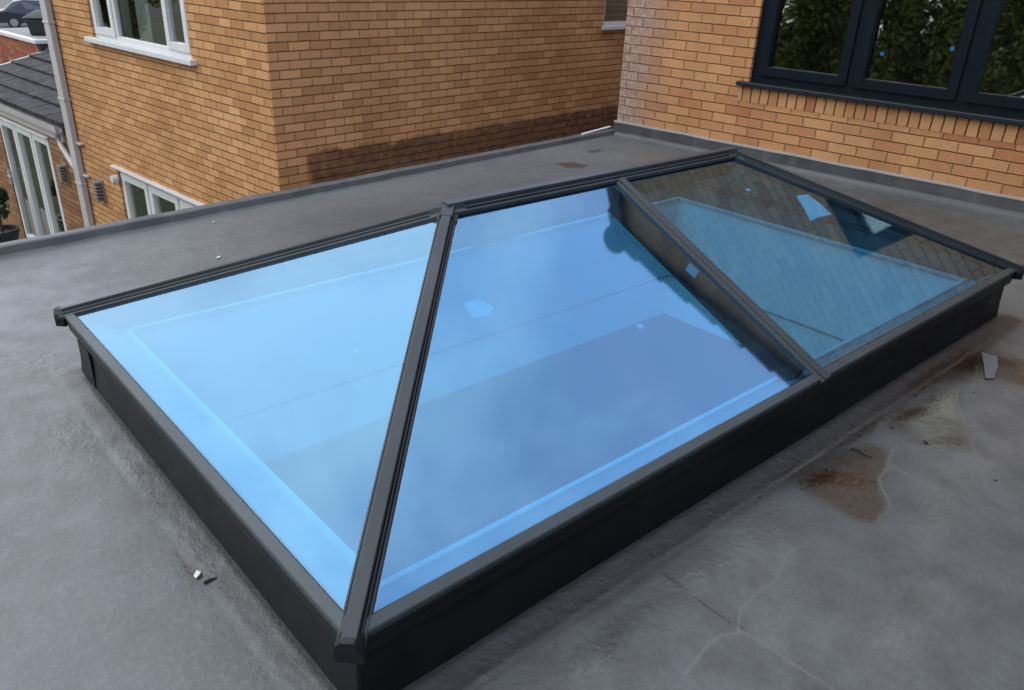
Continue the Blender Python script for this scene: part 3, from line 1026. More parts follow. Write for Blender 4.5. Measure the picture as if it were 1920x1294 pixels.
def cap_bar(name, a, b_, up, shed, prof=PROF, mat=None, sc=0.93):
    """a stepped cap along a-b; shed(side) gives how much the shoulders fall away from the crown"""
    d = (b_ - a).normalized()
    side = d.cross(up).normalized()
    upn = side.cross(d).normalized()
    pr = [(-x * sc, y * sc) for x, y in prof] + [(x * sc, y * sc) for x, y in reversed(prof)]
    rings = []
    for p in (a, b_):
        rings.append([p + side * x + upn * (y - shed * abs(x)) for x, y in pr])
    mb2 = MB()
    mb2.loft(rings)
    return mb2.build(name, mat or M['cap'], lan, LB, bevel=0.0009, segs=1), d, side, upn


UPZ = Vector((0, 0, 1))
for end, rid in ((A_, R1), (B_, R1), (C_, R2), (D_, R2)):
    dirn = (rid - end).normalized()
    c, d, sd, un = cap_bar("hip_cap", end - dirn * .010, rid - dirn * .055, UPZ, .30)
    # moulded end block closing the cap
    mb = MB()
    t0 = end - dirn * .0125
    outv = Vector((-dirn.x, -dirn.y, 0)).normalized()
    top = [t0 + sd * x + un * y for x, y in ((-.0320, -.006), (-.0275, .009), (-.0175, .0225), (-.0125, .0272), (.0125, .0272), (.0175, .0225), (.0275, .009), (.0320, -.006))]
    low = [Vector((p.x, p.y, 0)) for p in top]
    sec_b = [t0 + sd * x + Vector((0, 0, z)) for x, z in ((.0310, -.032), (.026, -.036), (-.026, -.036), (-.0310, -.032))]
    ring = top + sec_b
    mb.loft([ring, [p - outv * .034 for p in ring]])
    mb.build("end_cap", M['beam'], c, LB, bevel=0.001)
rc, d, sd, un = cap_bar("ridge_cap", R1 + Vector((.04, 0, 0)), R2 - Vector((.04, 0, 0)), UPZ, .22, sc=1.12)
for rp, sg in ((R1, 1), (R2, -1)):
    # cast hub where two hips meet the ridge
    mb = MB()
    for tgt in ((A_, B_) if sg > 0 else (C_, D_)):
        dd = (tgt - rp).normalized()
        sd = dd.cross(UPZ).normalized()
        un = sd.cross(dd).normalized()
        pr = [(-.034, -.004), (-.034, .008), (-.025, .012), (-.019, .029), (.019, .029), (.025, .012), (.034, .008), (.034, -.004)]
        mb.loft([[rp + dd * t + sd * x + un * (y - .3 * abs(x)) for x, y in pr] for t in (-.01, .062)])
    dd = Vector((sg, 0, 0))
    pr = [(-.037, -.004), (-.037, .008), (-.027, .013), (-.0195, .0315), (.0195, .0315), (.027, .013), (.037, .008), (.037, -.004)]
    mb.loft([[rp + dd * t + Vector((0, 1, 0)) * x + UPZ * (y - .22 * abs(x)) for x, y in pr] for t in (-.015, .048)])
    mb.build("ridge_hub", M['cap'], lan, LB, bevel=0.0012)

for sgn, ysign in (('f', 1), ('b', -1)):
    ye = 0.0 if sgn == 'f' else WD
    a = Vector((BARX, ye, G0))
    b_ = Vector((BARX, 1.0, G0 + PIT))
    dd = (b_ - a).normalized()
    upn = Vector((0, -dd.z, dd.y)) if sgn == 'f' else Vector((0, dd.z, -dd.y))
    BP = [(.0300, -.004), (.0300, .0085), (.0265, .0105), (.0190, .0105), (.0180, .0125), (.0165, .0205), (.0150, .0225)]
    c, d, sd, un = cap_bar("glazing_bar", a - dd * .010, b_ - dd * .030, UPZ, 0.0, prof=BP)
    # rafter under the bar, running down inside
    mb = MB()
    q0, q1 = a + dd * .07, b_ - dd * .02
    pr = [(-.028, -.006), (.028, -.006), (.028, -.085), (.020, -.122), (-.020, -.122), (-.028, -.085)]
    mb.loft([[p + sd * x + un * y for x, y in pr] for p in (q0, q1)])
    raf = mb.build("rafter", M['rafter'], lan, LB, bevel=0.003)
    if sgn == 'f':
        mb = MB()
        for (t0, t1, k0, k1) in ((.575, .625, -.020, -.056), ):
            xx = BARX - .0295
            P0 = a + dd * t0
            P1 = a + dd * t1
            mb.face([P0 + un * k0 + Vector((-.0295, 0, 0)), P0 + un * k1 + Vector((-.0295, 0, 0)), P1 + un * k1 + Vector((-.0295, 0, 0)), P1 + un * k0 + Vector((-.0295, 0, 0))])
        mb.build("rafter_label", M['label_blue'], raf, LB)
# hip rafters and ridge beam inside
for end, rid in ((A_, R1), (B_, R1), (C_, R2), (D_, R2)):
    dirn = (rid - end).normalized()
    sd = dirn.cross(UPZ).normalized()
    un = sd.cross(dirn).normalized()
    mb = MB()
    pr = [(-.024, -.022), (.024, -.022), (.024, -.045), (-.024, -.045)]
    mb.loft([[p + sd * x + un * y for x, y in pr] for p in (end + dirn * .12, rid)])
    mb.build("hip_rafter", M['rafter'], lan, LB)
mb = MB()
pr = [(-.026, -.03), (.026, -.03), (.026, -.085), (-.026, -.085)]
mb.loft([[p + Vector((0, x, y)) for x, y in pr] for p in (R1, R2)])
mb.build("ridge_beam", M['rafter'], lan, LB)

# white lining between the eave and the ceiling: sloping board, bead, reveal in two lifts
mb = MB()


def rect_ring(a, z):
    return [(x0 + a, y0 + a, z), (x1 - a, y0 + a, z), (x1 - a, y1 - a, z), (x0 + a, y1 - a, z)]


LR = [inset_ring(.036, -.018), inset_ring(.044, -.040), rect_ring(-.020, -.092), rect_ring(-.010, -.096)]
for k, m in ((0, 'lining_lit_front'), (1, 'lining_dark'), (2, 'lining_dark'), (3, 'lining')):  # left and front boards paler, painting in sky brightness seen on the glass
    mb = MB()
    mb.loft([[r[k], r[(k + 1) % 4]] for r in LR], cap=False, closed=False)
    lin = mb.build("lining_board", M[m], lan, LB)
mb = MB()
mb.loft([rect_ring(-.012, -.098), rect_ring(-.008, -.085), rect_ring(.008, -.085), rect_ring(.010, -.100), rect_ring(.0, -.106), rect_ring(-.002, -.118)], cap=False)
mb.build("corner_bead", M['bead'], lan, LB)
mb = MB()
mb.loft([rect_ring(0, -.104), rect_ring(0, -.592), rect_ring(-.004, -.594), rect_ring(-.004, -.602), rect_ring(0, -.604), rect_ring(0, -.862)], cap=False)
rv = mb.build("reveal", M['plaster'], lan, LB)
mb = MB()
mb.loft([rect_ring(.0005, -.590), rect_ring(.002, -.591), rect_ring(.002, -.604), rect_ring(.0005, -.605)], cap=False)
mb.build("joint_strip", M['lining'], rv, LB)


# labels and tape left on the underside of the glass
def on_front(pts, up=-.006):
    return [(x, y, G0 + y * PIT + up) for x, y in pts]


for pts, m in (([(2.704, .707), (2.791, .699), (2.80, .63), (2.79, .568), (2.70, .575), (2.613, .57), (2.66, .63)], 'label'),
               ([(.797, .659), (.849, .66), (.874, .63), (.874, .614), (.855, .605), (.852, .593), (.825, .60), (.787, .60), (.79, .635)], 'label_soft'),
               ([(1.300, .41), (1.322, .412), (1.328, .395), (1.304, .392)], 'label_soft'),
               ([(2.445, .808), (2.470, .806), (2.470, .792), (2.448, .792)], 'label'),
               ([(2.318, .52), (2.336, .515), (2.340, .50), (2.322, .504)], 'label_blue')):
    mb = MB()
    q = on_front(pts)
    mb.loft([[(x, y, z - .0008) for x, y, z in q], q])
    mb.build("protective_label", M[m], lan, LB)
mb = MB()
for (x, y) in ((.461, .727), ):
    mb.loft([[(x, y, G0 + x * PIT - .006), (x + .012, y, G0 + (x + .012) * PIT - .006), (x + .010, y + .012, G0 + (x + .010) * PIT - .006)], [(x, y, G0 + x * PIT - .0055), (x + .012, y, G0 + (x + .012) * PIT - .0055), (x + .010, y + .012, G0 + (x + .010) * PIT - .0055)]])
mb.build("tape_scrap", M['label'], lan, LB)

# ------------------------------------------------------------------ gable house beside the roof
UW = 5.68
VE0, VC, APV, APZ, SLP = -1.44, 3.535, 1.05, 3.965, .545
own = Site("gable_house", "orange brick gable house with a dark grey window above the flat roof", "house", (UW, 1.47, GROUND))
WZ0, WZ1, WV0, WV1 = .352, 1.80, -.155, 2.255
mb = MB()
eavez = APZ - SLP * (VC - APV) - .10
wall_face(mb, 'u', UW, VE0, VC, GROUND, eavez, [(WV0, WV1, WZ0, WZ1)], depth=.09, inward=1)
mb.face([(UW, VE0, eavez), (UW, VC, eavez), (UW, APV, APZ - .10)], [(VE0, eavez), (VC, eavez), (APV, APZ - .1)])
wall_face(mb, 'v', VC, UW, 13.0, GROUND, eavez)
wall_face(mb, 'v', VE0, UW, 13.0, GROUND, eavez)
wall_face(mb, 'u', 13.0, VE0, VC, GROUND, eavez)
mb.face([(13, VE0, eavez), (13, VC, eavez), (13, APV, APZ - .10)])
own.part(mb, "wall", M['brick_own'])
mb = MB()
ov = .10
for sg, ve in ((1, VC + .25), (-1, VE0 - .25)):
    ze = APZ - SLP * abs(ve - APV)
    n_r = 10
    prev = None
    for k in range(n_r):
        t0, t1 = k / n_r, (k + 1) / n_r
        va, vb = APV + (ve - APV) * t0, APV + (ve - APV) * t1
        za, zb = APZ + (ze - APZ) * t0, APZ + (ze - APZ) * t1
        up = .035
        mb.loft([[(u, va, za + .0), (u, va, za - .09), (u, vb, zb - .09), (u, vb, zb + up)] for u in (UW - .04, 13.05)])
roofp = own.part(mb, "roof", M['tile'])
# dry verge units: stepped ends of the tile courses, and the rounded ridge end
mb = MB()
for sg, ve in ((1, VC + .25), (-1, VE0 - .25)):
    ze = APZ - SLP * abs(ve - APV)
    for k in range(9):
        t0, t1 = k / 9, (k + 1) / 9
        va, vb = APV + (ve - APV) * t0, APV + (ve - APV) * t1
        za, zb = APZ + (ze - APZ) * t0, APZ + (ze - APZ) * t1
        mb.loft([[(u, va, za + .015), (u, va, za - .15), (u, vb, zb - .12), (u, vb, zb + .052)] for u in (UW - .085, UW - .041)])
own.part(mb, "verge_cap", M['tile'], roofp, bevel=0.006)
mb = MB()
rings = []
for u in (UW - .10, 13.05):
    rings.append([(u, APV + .15 * math.cos(t), APZ - .03 + .155 * math.sin(t)) for t in [math.pi * (j / 14 * 1.3 - .15) for j in range(15)]])
mb.loft(rings)
own.part(mb, "ridge_tile", M['tile'], roofp)
# brick-on-edge course under the window
mb = MB()
mb.box((UW - .004, -.26, .196), (UW + .06, 2.33, .3205))
own.part(mb, "brick_sill_course", M['brick_sill'])
wn_ = window(own, 'u', UW, 1, WV0, WV1, WZ0, WZ1, [.66, 1.435 + .01], M['anthra'], fw=.072, sw=.058, setback=.035, th=.07,
             sill=True, sill_mat=M['anthra_sill'], sill_h=.032, sill_out=.055, sill_over=.085, bottom=.075, tilt=.034)
mb = MB()
for (v, z) in ((1.265, .665), (.80, .745)):
    pts = [(UW + .062, v + .016 * math.cos(t), z + .016 * math.sin(t)) for t in [2 * math.pi * j / 12 for j in range(12)]]
    mb2 = MB()
    mb2.loft([pts, [(x + .002, y, zz) for x, y, zz in pts]])
    own.part(mb2, "sticker", M['blue_dot'], wn_)
mb = MB()
for s0, s1 in ((WV1 - .012, WV1 + .04), (WV0 - .04, WV0 + .012)):
    mb.box((UW + .106, s0, WZ0), (UW + .30, s1, WZ1))
mb.box((UW + .106, WV0 - .04, WZ0 - .03), (UW + .30, WV1 + .04, WZ0))
own.part(mb, "inner_reveal", M['plaster'], wn_)
mb = MB()
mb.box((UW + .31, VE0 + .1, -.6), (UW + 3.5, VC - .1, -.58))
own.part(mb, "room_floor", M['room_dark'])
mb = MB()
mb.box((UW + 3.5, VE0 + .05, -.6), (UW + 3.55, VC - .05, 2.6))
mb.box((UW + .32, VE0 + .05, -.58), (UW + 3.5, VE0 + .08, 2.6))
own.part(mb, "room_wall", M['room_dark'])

MV = -2.15  # out-of-view house, added to shade the kerb front; grey avoids brown bounce
mh = Site("unseen_main_house", "unseen grey main house added along the near side of the flat roof to shade the kerb", "house", (2.0, MV, GROUND))
mb = MB()
wall_face(mb, 'v', MV, -2.4, UW - .004, GROUND, 2.62)
wall_face(mb, 'u', -2.4, -9.5, MV, GROUND, 2.62)
wall_face(mb, 'u', UW - .004, MV, VE0 - .004, GROUND, 2.62)
mh.part(mb, "wall", M['house_grey'])
mb = MB()
mb.loft([[(u, MV + .35, 2.50), (u, MV + .35, 2.62), (u, MV - 3.6, 4.6), (u, -9.9, 2.6), (u, -9.9, 2.5)] for u in (-2.6, UW + 6)])
mh.part(mb, "roof", M['tile'])
mb = MB()
mb.loft([[(u, v, z) for v, z in ((MV + .47, 2.50), (MV + .47, 2.58), (MV + .36, 2.58), (MV + .36, 2.50), (MV + .41, 2.46))] for u in (-2.6, UW - .12)])
mh.part(mb, "gutter", M['black_plastic'])

# ------------------------------------------------------------------ neighbouring house across the passage
UN, VN = 3.188, 5.45
VB = 10.42
nei = Site("neighbour_house", "two storey buff brick house across the passage with white windows", "house", (UN, VN, GROUND))
NE = 1.9
mb = MB()
wall_face(mb, 'u', UN, VN, VB, GROUND, NE, [(6.84, 9.165, .19, 1.28), (6.86, 9.17, GROUND + .02, -1.31)], depth=.09, inward=1, uoff=43.8)
wall_face(mb, 'v', VN, UN, 12.0, GROUND, NE, [(7.885, 8.85, .47, 1.35)], depth=.09, inward=1)
wall_face(mb, 'v', VB, UN, 12.0, GROUND, NE)
wall_face(mb, 'u', 12.0, VN, VB, GROUND, NE)
nei.part(mb, "wall", M['brick_nei'])
mb = MB()
o_ = .3
e0, e1, f0, f1 = UN - o_, 12 + o_, VN - o_, VB + o_
vm = (VN + VB) / 2
rz_ = NE + .55 * (vm - f0)
ra, rb = (e0 + vm - f0, vm, rz_), (e1 - (vm - f0), vm, rz_)
for q in (((e0, f0, NE), (e1, f0, NE), rb, ra), ((e1, f1, NE), (e0, f1, NE), ra, rb), ((e0, f1, NE), (e0, f0, NE), ra), ((e1, f0, NE), (e1, f1, NE), rb)):
    mb.face(q)
mb.face([(e0, f0, NE - .02), (e0, f1, NE - .02), (e1, f1, NE - .02), (e1, f0, NE - .02)])
nei.part(mb, "roof", M['tile'])
w1 = window(nei, 'u', UN, 1, 6.84, 9.165, .19, 1.28, [7.372, 8.57], M['upvc'], fw=.06, sw=.062, setback=.03, sill=True, sill_h=.05, sill_out=.07, sill_over=.10, skip_sash=(1,))
mb = MB()
for (c0, c1) in ((8.12, 8.40), (8.62, 8.80)):
    k = 14
    pts = [(UN + .22 + .02 * math.sin(j * 2.1), c0 + (c1 - c0) * j / k) for j in range(k + 1)]
    mb = MB()
    for (p, q) in zip(pts[:-1], pts[1:]):
        mb.face([(*p, .1), (*q, .1), (*q, 1.4), (*p, 1.4)])
    nei.part(mb, "curtain", M['curtain'], w1)
w2 = window(nei, 'u', UN, 1, 6.86, 9.17, GROUND + .03, -1.31, [7.62, 8.39], M['upvc'], fw=.065, sw=.07, setback=.03, name="patio_door")
mb = MB()
mb.box((UN - .05, 6.80, -1.308), (UN + .05, 9.23, -1.283))
nei.part(mb, "head_trim", M['upvc'], w2, bevel=0.004)
mb = MB()
mb.tube([(UN - .02, 9.155, -1.44), (UN - .09, 9.155, -1.44)], .045, 12)
nei.part(mb, "sensor_lamp", M['upvc'], w2)
mb = MB()
mb.box((UN - .012, 7.60, -1.75), (UN - .04, 7.625, -1.52))
nei.part(mb, "handle", M['upvc'], w2, bevel=0.004)
window(nei, 'v', VN, 1, 7.885, 8.85, .47, 1.35, [], M['upvc'], sash=False, fw=.05, setback=.03, sill=True, sill_h=.04, sill_out=.05, sill_over=.04)


def wall_light(site, v, z0, z1):
    mb2 = MB()
    mb2.box((UN - .02, v - .085, z0 - .01), (UN + .005, v + .085, z1 + .01))
    lt = site.part(mb2, "wall_light", M['lamp'], bevel=0.004)
    mb2 = MB()
    n = 6
    for k in range(n):
        za = z0 + (z1 - z0) * k / n
        zb = za + (z1 - z0) / n * .62
        mb2.box((UN - .10, v - .062, za), (UN - .021, v + .062, zb))
    site.part(mb2, "louvre", M['lamp'], lt, bevel=0.004)
    mb2 = MB()
    mb2.box((UN - .08, v - .055, z0 + .005), (UN - .0205, v + .055, z1 - .02))
    site.part(mb2, "lens", M['black_plastic'], lt)


wall_light(nei, 9.77, -1.85, -1.58)
# rain pipe at the corner of the house
mb = MB()
mb.box((UN - .085, 10.245, GROUND), (UN - .012, 10.425, NE))
dp = nei.part(mb, "rain_pipe", M['upvc_old'], bevel=0.008)
mb = MB()
for z in (1.35, .25, -.66, -1.75, -2.75):
    mb = MB()
    mb.box((UN - .093, 10.237, z), (UN - .008, 10.433, z + .03))
    nei.part(mb, "pipe_bracket", M['upvc_old'], dp, bevel=0.003)
for z in (-1.20, -1.62):
    mb = MB()
    mb.box((UN - .05, 10.09, z), (UN - .006, 10.245, z + .025))
    nei.part(mb, "pipe_bracket", M['upvc_old'], dp, bevel=0.003)
# rooms behind the glass
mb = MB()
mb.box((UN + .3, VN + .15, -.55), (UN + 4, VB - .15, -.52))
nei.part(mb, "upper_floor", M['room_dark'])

# ------------------------------------------------------------------ tiled side extension
ext = Site("tiled_extension", "single storey brick extension with lichened tile roof and white folding doors", "building", (UN, 12.5, GROUND))
VX = 15.0
EZ = -1.05
mb = MB()
wall_face(mb, 'u', UN, VB + .005, VX, GROUND, EZ - .02, [(11.44, 13.585, GROUND + .05, -1.335)], depth=.09, inward=1)
wall_face(mb, 'v', VX, UN, 6.0, GROUND, EZ - .02)
wall_face(mb, 'u', 6.0, VB + .005, VX, GROUND, EZ - .02)
ext.part(mb, "wall", M['brick_ext'])
TS = math.tan(R(15.0))
mb = MB()
g = .298
nrow = 7
r_u0, r_z0 = 3.08, EZ + .035
for k in range(nrow):
    ua, ub = r_u0 + g * k, r_u0 + g * (k + 1)
    if k == nrow - 1:
        ub = r_u0 + g * (k + 1) - .02
    za, zb = r_z0 + (ua - r_u0) * TS, r_z0 + (ub - r_u0) * TS
    nt_ = 15
    for j in range(nt_):
        va = VB + .01 + (VX - VB - .01) * j / nt_
        vb = VB + .01 + (VX - VB - .01) * (j + 1) / nt_ - .002
        jz = random.uniform(-.005, .005)
        mb.loft([[(ua, va, za + .062 + jz), (ua, vb, za + .062 + jz), (ua, vb, za + .036 + jz), (ua, va, za + .036 + jz)], [(ub + .07, va, zb + .030), (ub + .07, vb, zb + .030), (ub + .07, vb, zb + .004), (ub + .07, va, zb + .004)]])
        mb.loft([[(ua + .03, va, za + .02), (ua + .03, vb + .002, za + .02), (ua + .03, vb + .002, za - .03), (ua + .03, va, za - .03)], [(ub + .03, va, zb + .02), (ub + .03, vb + .002, zb + .02), (ub + .03, vb + .002, zb - .03), (ub + .03, va, zb - .03)]])
er = ext.part(mb, "roof", M['tile_old'], bevel=0.004, segs=1)
mb = MB()
for k in range(nrow):
    ua, ub = r_u0 + g * k, r_u0 + g * (k + 1)
    za, zb = r_z0 + (ua - r_u0) * TS, r_z0 + (ub - r_u0) * TS
    mb.loft([[(ua, VX + .002, za + .05), (ua, VX + .07, za + .05), (ua, VX + .07, za - .06), (ua, VX + .002, za - .06)], [(ub, VX + .002, zb + .035), (ub, VX + .07, zb + .035), (ub, VX + .07, zb - .06), (ub, VX + .002, zb - .06)]])
ext.part(mb, "verge", M['upvc_old'], er)
# gutter with a swan neck to the corner pipe
mb = MB()
sec = [(UN - .015, EZ + .0), (UN - .015, EZ - .09), (UN - .06, EZ - .11), (UN - .105, EZ - .09), (UN - .115, EZ - .005), (UN - .10, EZ - .005), (UN - .095, EZ - .075), (UN - .03, EZ - .075), (UN - .03, EZ)]
mb.loft([[(u, v, z) for u, z in sec] for v in (10.72, VX + .05)])
gt = ext.part(mb, "gutter", M['upvc_old'])
mb = MB()
mb.tube([(UN - .06, 10.86, EZ - .10), (UN - .06, 10.86, EZ - .19), (UN - .055, 10.80, EZ - .24), (UN - .05, 10.46, EZ - .50), (UN - .05, 10.44, EZ - .6)], .036, 12)
ext.part(mb, "swan_neck", M['upvc_old'], gt, smooth=True)
mb = MB()
mb.box((UN - .03, VB + .33, EZ - .22), (UN - .004, VX, EZ - .10))
ext.part(mb, "fascia", M['upvc_old'], gt)
bd = window(ext, 'u', UN, 1, 11.44, 13.585, GROUND + .055, -1.335, [12.155, 12.87], M['upvc'], fw=.06, sw=.065, setback=.025, name="folding_door")
mb = MB()
mb.box((UN - .012, 13.50, -2.40), (UN - .045, 13.53, -2.18))
mb.box((UN - .045, 13.38, -2.27), (UN - .06, 13.53, -2.25))
ext.part(mb, "handle", M['upvc_old'], bd, bevel=0.003)
mb = MB()
mb.box((UN - .045, 11.39, -1.333), (UN + .03, 13.63, -1.31))
ext.part(mb, "head_trim", M['upvc'], bd, bevel=0.003)
wall_light(ext, 10.96, -1.84, -1.60)

# ------------------------------------------------------------------ red brick garage behind the tiled roof
gar = Site("brick_garage", "red brick garage with flat roof and white coping beyond the tiled roof", "garage", (4.5, 15.2, GROUND))
GU, GV, GZ = 4.48, 15.12, -.415
mb = MB()
wall_face(mb, 'u', GU, GV, 17.7, GROUND, GZ - .06)
wall_face(mb, 'v', GV, GU, 11.0, GROUND, GZ - .06)
wall_face(mb, 'u', 11.0, GV, 17.7, GROUND, GZ - .06)
wall_face(mb, 'v', 17.7, GU, 11.0, GROUND, GZ - .06)
gar.part(mb, "wall", M['brick_red'])
mb = MB()
mb.box((GU - .05, GV - .05, GZ - .059), (GU + .06, 17.75, GZ + .005))
mb.box((GU + .061, GV - .05, GZ - .059), (11.05, GV + .06, GZ + .005))
gar.part(mb, "coping", M['upvc'], bevel=0.006)
mb = MB()
mb.face([(GU + .05, GV + .05, GZ - .012), (11, GV + .05, GZ - .012), (11, 17.65, GZ - .012), (GU + .05, 17.65, GZ - .012)])
gar.part(mb, "flat_roof", M['flat_grey'])
mb = MB()
mb.tube([(GU + .05, GV - .055, GZ - .06), (GU + .05, GV - .055, -1.2)], .05, 12)
gar.part(mb, "rain_pipe", M['black_plastic'])

# black lidded box standing on the garage roof
bxp = UV(4.98, 16.05, GZ - .010)
box = thing("storage_box", "black plastic lidded box standing on the garage's flat roof", "box", bxp, TH + R(-28))
mb = MB()
mb.loft([[(-.24, -.17, 0), (.24, -.17, 0), (.24, .17, 0), (-.24, .17, 0)], [(-.28, -.20, .28), (.28, -.20, .28), (.28, .20, .28), (-.28, .20, .28)]])
mb.build("tub", M['black_plastic'], box, bevel=0.03)
mb = MB()
mb.loft([[(-.31, -.23, .281), (.31, -.23, .281), (.31, .23, .281), (-.31, .23, .281)], [(-.31, -.23, .31), (.31, -.23, .31), (.31, .23, .31), (-.31, .23, .31)], [(-.12, -.04, .42), (.16, -.06, .42), (.16, .08, .42), (-.12, .08, .42)]])
mb.build("lid", M['black_plastic'], box, bevel=0.012)
mb = MB()
mb.tube([(.285, -.06, .12), (.315, -.06, .14), (.315, -.06, .24), (.29, -.06, .26)], .008, 8)
mb.build("handle", M['lamp'], box)

# ------------------------------------------------------------------ parked car in the street
cp = UV(16.6, 51.5, GROUND + .021)
car = thing("parked_car", "dark navy hatchback parked in the street beyond the garage roof", "car", cp, TH + R(-20))
prof = [(-2.15, .30), (-2.2, .62), (-2.1, .86), (-1.75, .95), (-1.25, 1.36), (-.75, 1.47), (.35, 1.45), (.95, 1.05), (1.75, .92), (2.12, .72), (2.18, .42), (2.08, .28)]
mb = MB()
rings = []
for y, k in ((-.86, .93), (-.80, 1.0), (-.4, 1.012), (.4, 1.012), (.80, 1.0), (.86, .93)):
    rings.append([(x * (.985 if abs(y) > .82 else 1), y * (.84 if z > 1.1 else 1), .30 + (z - .30) * k) for x, z in prof])
mb.loft(rings)
body = mb.build("body", M['car'], car, bevel=0.04)
for sx in (-1.35, 1.35):
    for sy in (-.84, .84):
        mb = MB()
        mb.tube([(sx, sy - .09, .32), (sx, sy + .09, .32)], .32, 20)
        wh = mb.build("wheel", M['tyre'], car, bevel=0.02)
        mb = MB()
        s_ = 1 if sy > 0 else -1
        mb.tube([(sx, sy + s_ * .085, .32), (sx, sy + s_ * .10, .32)], .2, 14)
        mb.build("rim", M['alloy'], wh)
for sy in (-1, 1):
    mb = MB()
    yy = sy * .845
    mb.loft([[(-1.2, yy * .93, 1.0), (.75, yy * .93, 1.0), (.28, yy * .80, 1.36), (-.85, yy * .80, 1.36)], [(-1.2, yy * .96, 1.0), (.75, yy * .96, 1.0), (.28, yy * .87, 1.36), (-.85, yy * .87, 1.36)]])
    mb.build("side_window", M['car_glass'], car)
    mb = MB()
    mb.box((2.0, sy * .45, .62), (2.17, sy * .78, .76))
    mb.build("headlight", M['head_lamp'], car, bevel=0.02)
    mb = MB()
    mb.box((-2.19, sy * .45, .70), (-2.08, sy * .78, .86))
    mb.build("tail_light", M['brick_red'], car, bevel=0.02)
mb = MB()
mb.box((-2.235, -.26, .52), (-2.195, .26, .63))
mb.build("number_plate", M['head_lamp'], car)

# pale wall at the far side of the street
gw = Site("boundary_wall", "low pale rendered wall beyond the parked car", "wall", (22, 60, GROUND))
mb = MB()
mb.box((10, 61, GROUND), (45, 61.3, GROUND + 1.0))
gw.part(mb, "wall", M['render'])
mb = MB()
mb.box((9.95, 60.95, GROUND + 1.001), (45.05, 61.35, GROUND + 1.08))
gw.part(mb, "coping", M['render'])


# ------------------------------------------------------------------ plants
def leaf_cloud(mb2, c, rad, n, size, seed, squash=1.0):
    g2 = np.random.default_rng(seed)
    lobes = [(np.array(c) + g2.normal(0, 1, 3) * np.array(rad) * .5, np.array(rad) * g2.uniform(.3, .55)) for _ in range(12)]
    for i in range(n):
        lc, lr = lobes[g2.integers(len(lobes))]
        d = g2.normal(0, 1, 3)
        d /= np.linalg.norm(d)
        p = lc + d * lr * g2.uniform(.5, 1.05)
        nrm = d + g2.normal(0, .6, 3)
        nrm = Vector(nrm).normalized()
        t = nrm.orthogonal().normalized()
        b2 = nrm.cross(t)
        an = g2.uniform(0, 6.28)
        t, b2 = t * math.cos(an) + b2 * math.sin(an), b2 * math.cos(an) - t * math.sin(an)
        s_ = size * g2.uniform(.6, 1.3)
        p = Vector(p)
        mb2.face([p - t * s_, p - b2 * s_ * .45, p + t * s_, p + b2 * s_ * .45 + nrm * s_ * .15])


TREES = [(-10.6, 2.3, 4.4, "leafy green tree left of the flat roof, mirrored in the dark window's right pane"),
         (-11.2, 5.2, 5.2, "tall leafy tree behind the flat roof's garden, mirrored in the dark window's middle pane"),
         (-10.4, 8.0, 4.8, "broad leafy tree mirrored in the dark window between its middle and left panes"),
         (-11.4, 11.0, 5.0, "leafy tree farthest along the garden, mirrored in the dark window's left pane"),
         (-3.0, 24.0, 5.6, "leafy tree far down the garden, mirrored in the white upstairs window's right casement"),
         (1.2, 27.0, 5.6, "leafy tree at the garden end, mirrored in the white upstairs window's middle pane"),
         (-7.0, 19.0, 5.4, "leafy tree between hedge and garden end, mirrored in the white upstairs window"),
         (0.2, 33.0, 6.2, "tallest tree beyond the garden end, mirrored in the white upstairs window's left casement")]
crown_me = []
for i, (u, v, h, lab) in enumerate(TREES):
    t = thing("garden_tree", lab, "tree", UV(u, v, GROUND), random.uniform(0, 6.28), "garden trees mirrored in the windows")
    if i < 2:
        mb = MB()
        leaf_cloud(mb, (0, 0, 2.9), (1.35, 1.35, 1.5), 16000, .075, 40 + i)
        cr = mb.build("crown", M['leaf'], t)
        mb = MB()
        mb.tube([(0, 0, 0), (.05, .02, 1.0), (.0, .05, 2.0), (.1, 0, 3.4)], [.16, .13, .10, .04], 10)
        for k in range(5):
            a_ = k * 1.26
            mb.tube([(0, .03, 1.5 + .2 * k), (.5 * math.cos(a_), .5 * math.sin(a_), 2.3 + .2 * k), (1.0 * math.cos(a_), 1.0 * math.sin(a_), 2.8 + .2 * k)], [.06, .04, .015], 7)
        tr = mb.build("trunk", M['bark'], t, smooth=True)
        crown_me.append((cr, tr))
    else:
        for s_ in crown_me[i % 2]:
            c = s_.copy()
            COL.objects.link(c)
            c.parent = t
    t.scale = (h / 4.6,) * 3
hd = thing("garden_hedge", "long tall green hedge along the garden edge, mirrored low in the dark window glass", "hedge", UV(-9.2, 5.2, GROUND), TH)
mb = MB()
for k in range(15):
    leaf_cloud(mb, (0, -7 + k * 1.15, 4.4), (.7, 1.05, 4.0), 9000, .085, 70 + k)
mb.build("foliage", M['leaf'], hd)
for k in range(15):
    mb = MB()
    mb.tube([(0, -7 + k * 1.15, 0), (.03, -7 + k * 1.15, 2.6)], [.07, .03], 6)
    mb.build("stem", M['bark'], hd)

pp = UV(2.72, 12.92, GROUND)
pot = thing("potted_plant", "dark pot with green leafy plant beside the white folding doors", "plant", pp, 0)
mb = MB()
mb.loft([[(r * math.cos(t), r * math.sin(t), z) for t in [2 * math.pi * j / 20 for j in range(20)]] for r, z in ((.16, 0), (.22, .42), (.24, .44), (.24, .50), (.20, .50), (.19, .44))])
mb.build("pot", M['black_plastic'], pot, smooth=False)
mb = MB()
leaf_cloud(mb, (0, 0, .95), (.22, .22, .28), 700, .06, 99)
mb.build("foliage", M['leaf_dark'], pot)
mb = MB()
mb.tube([(0, 0, .42), (.01, 0, .8)], .02, 6)
mb.build("stem", M['bark'], pot)

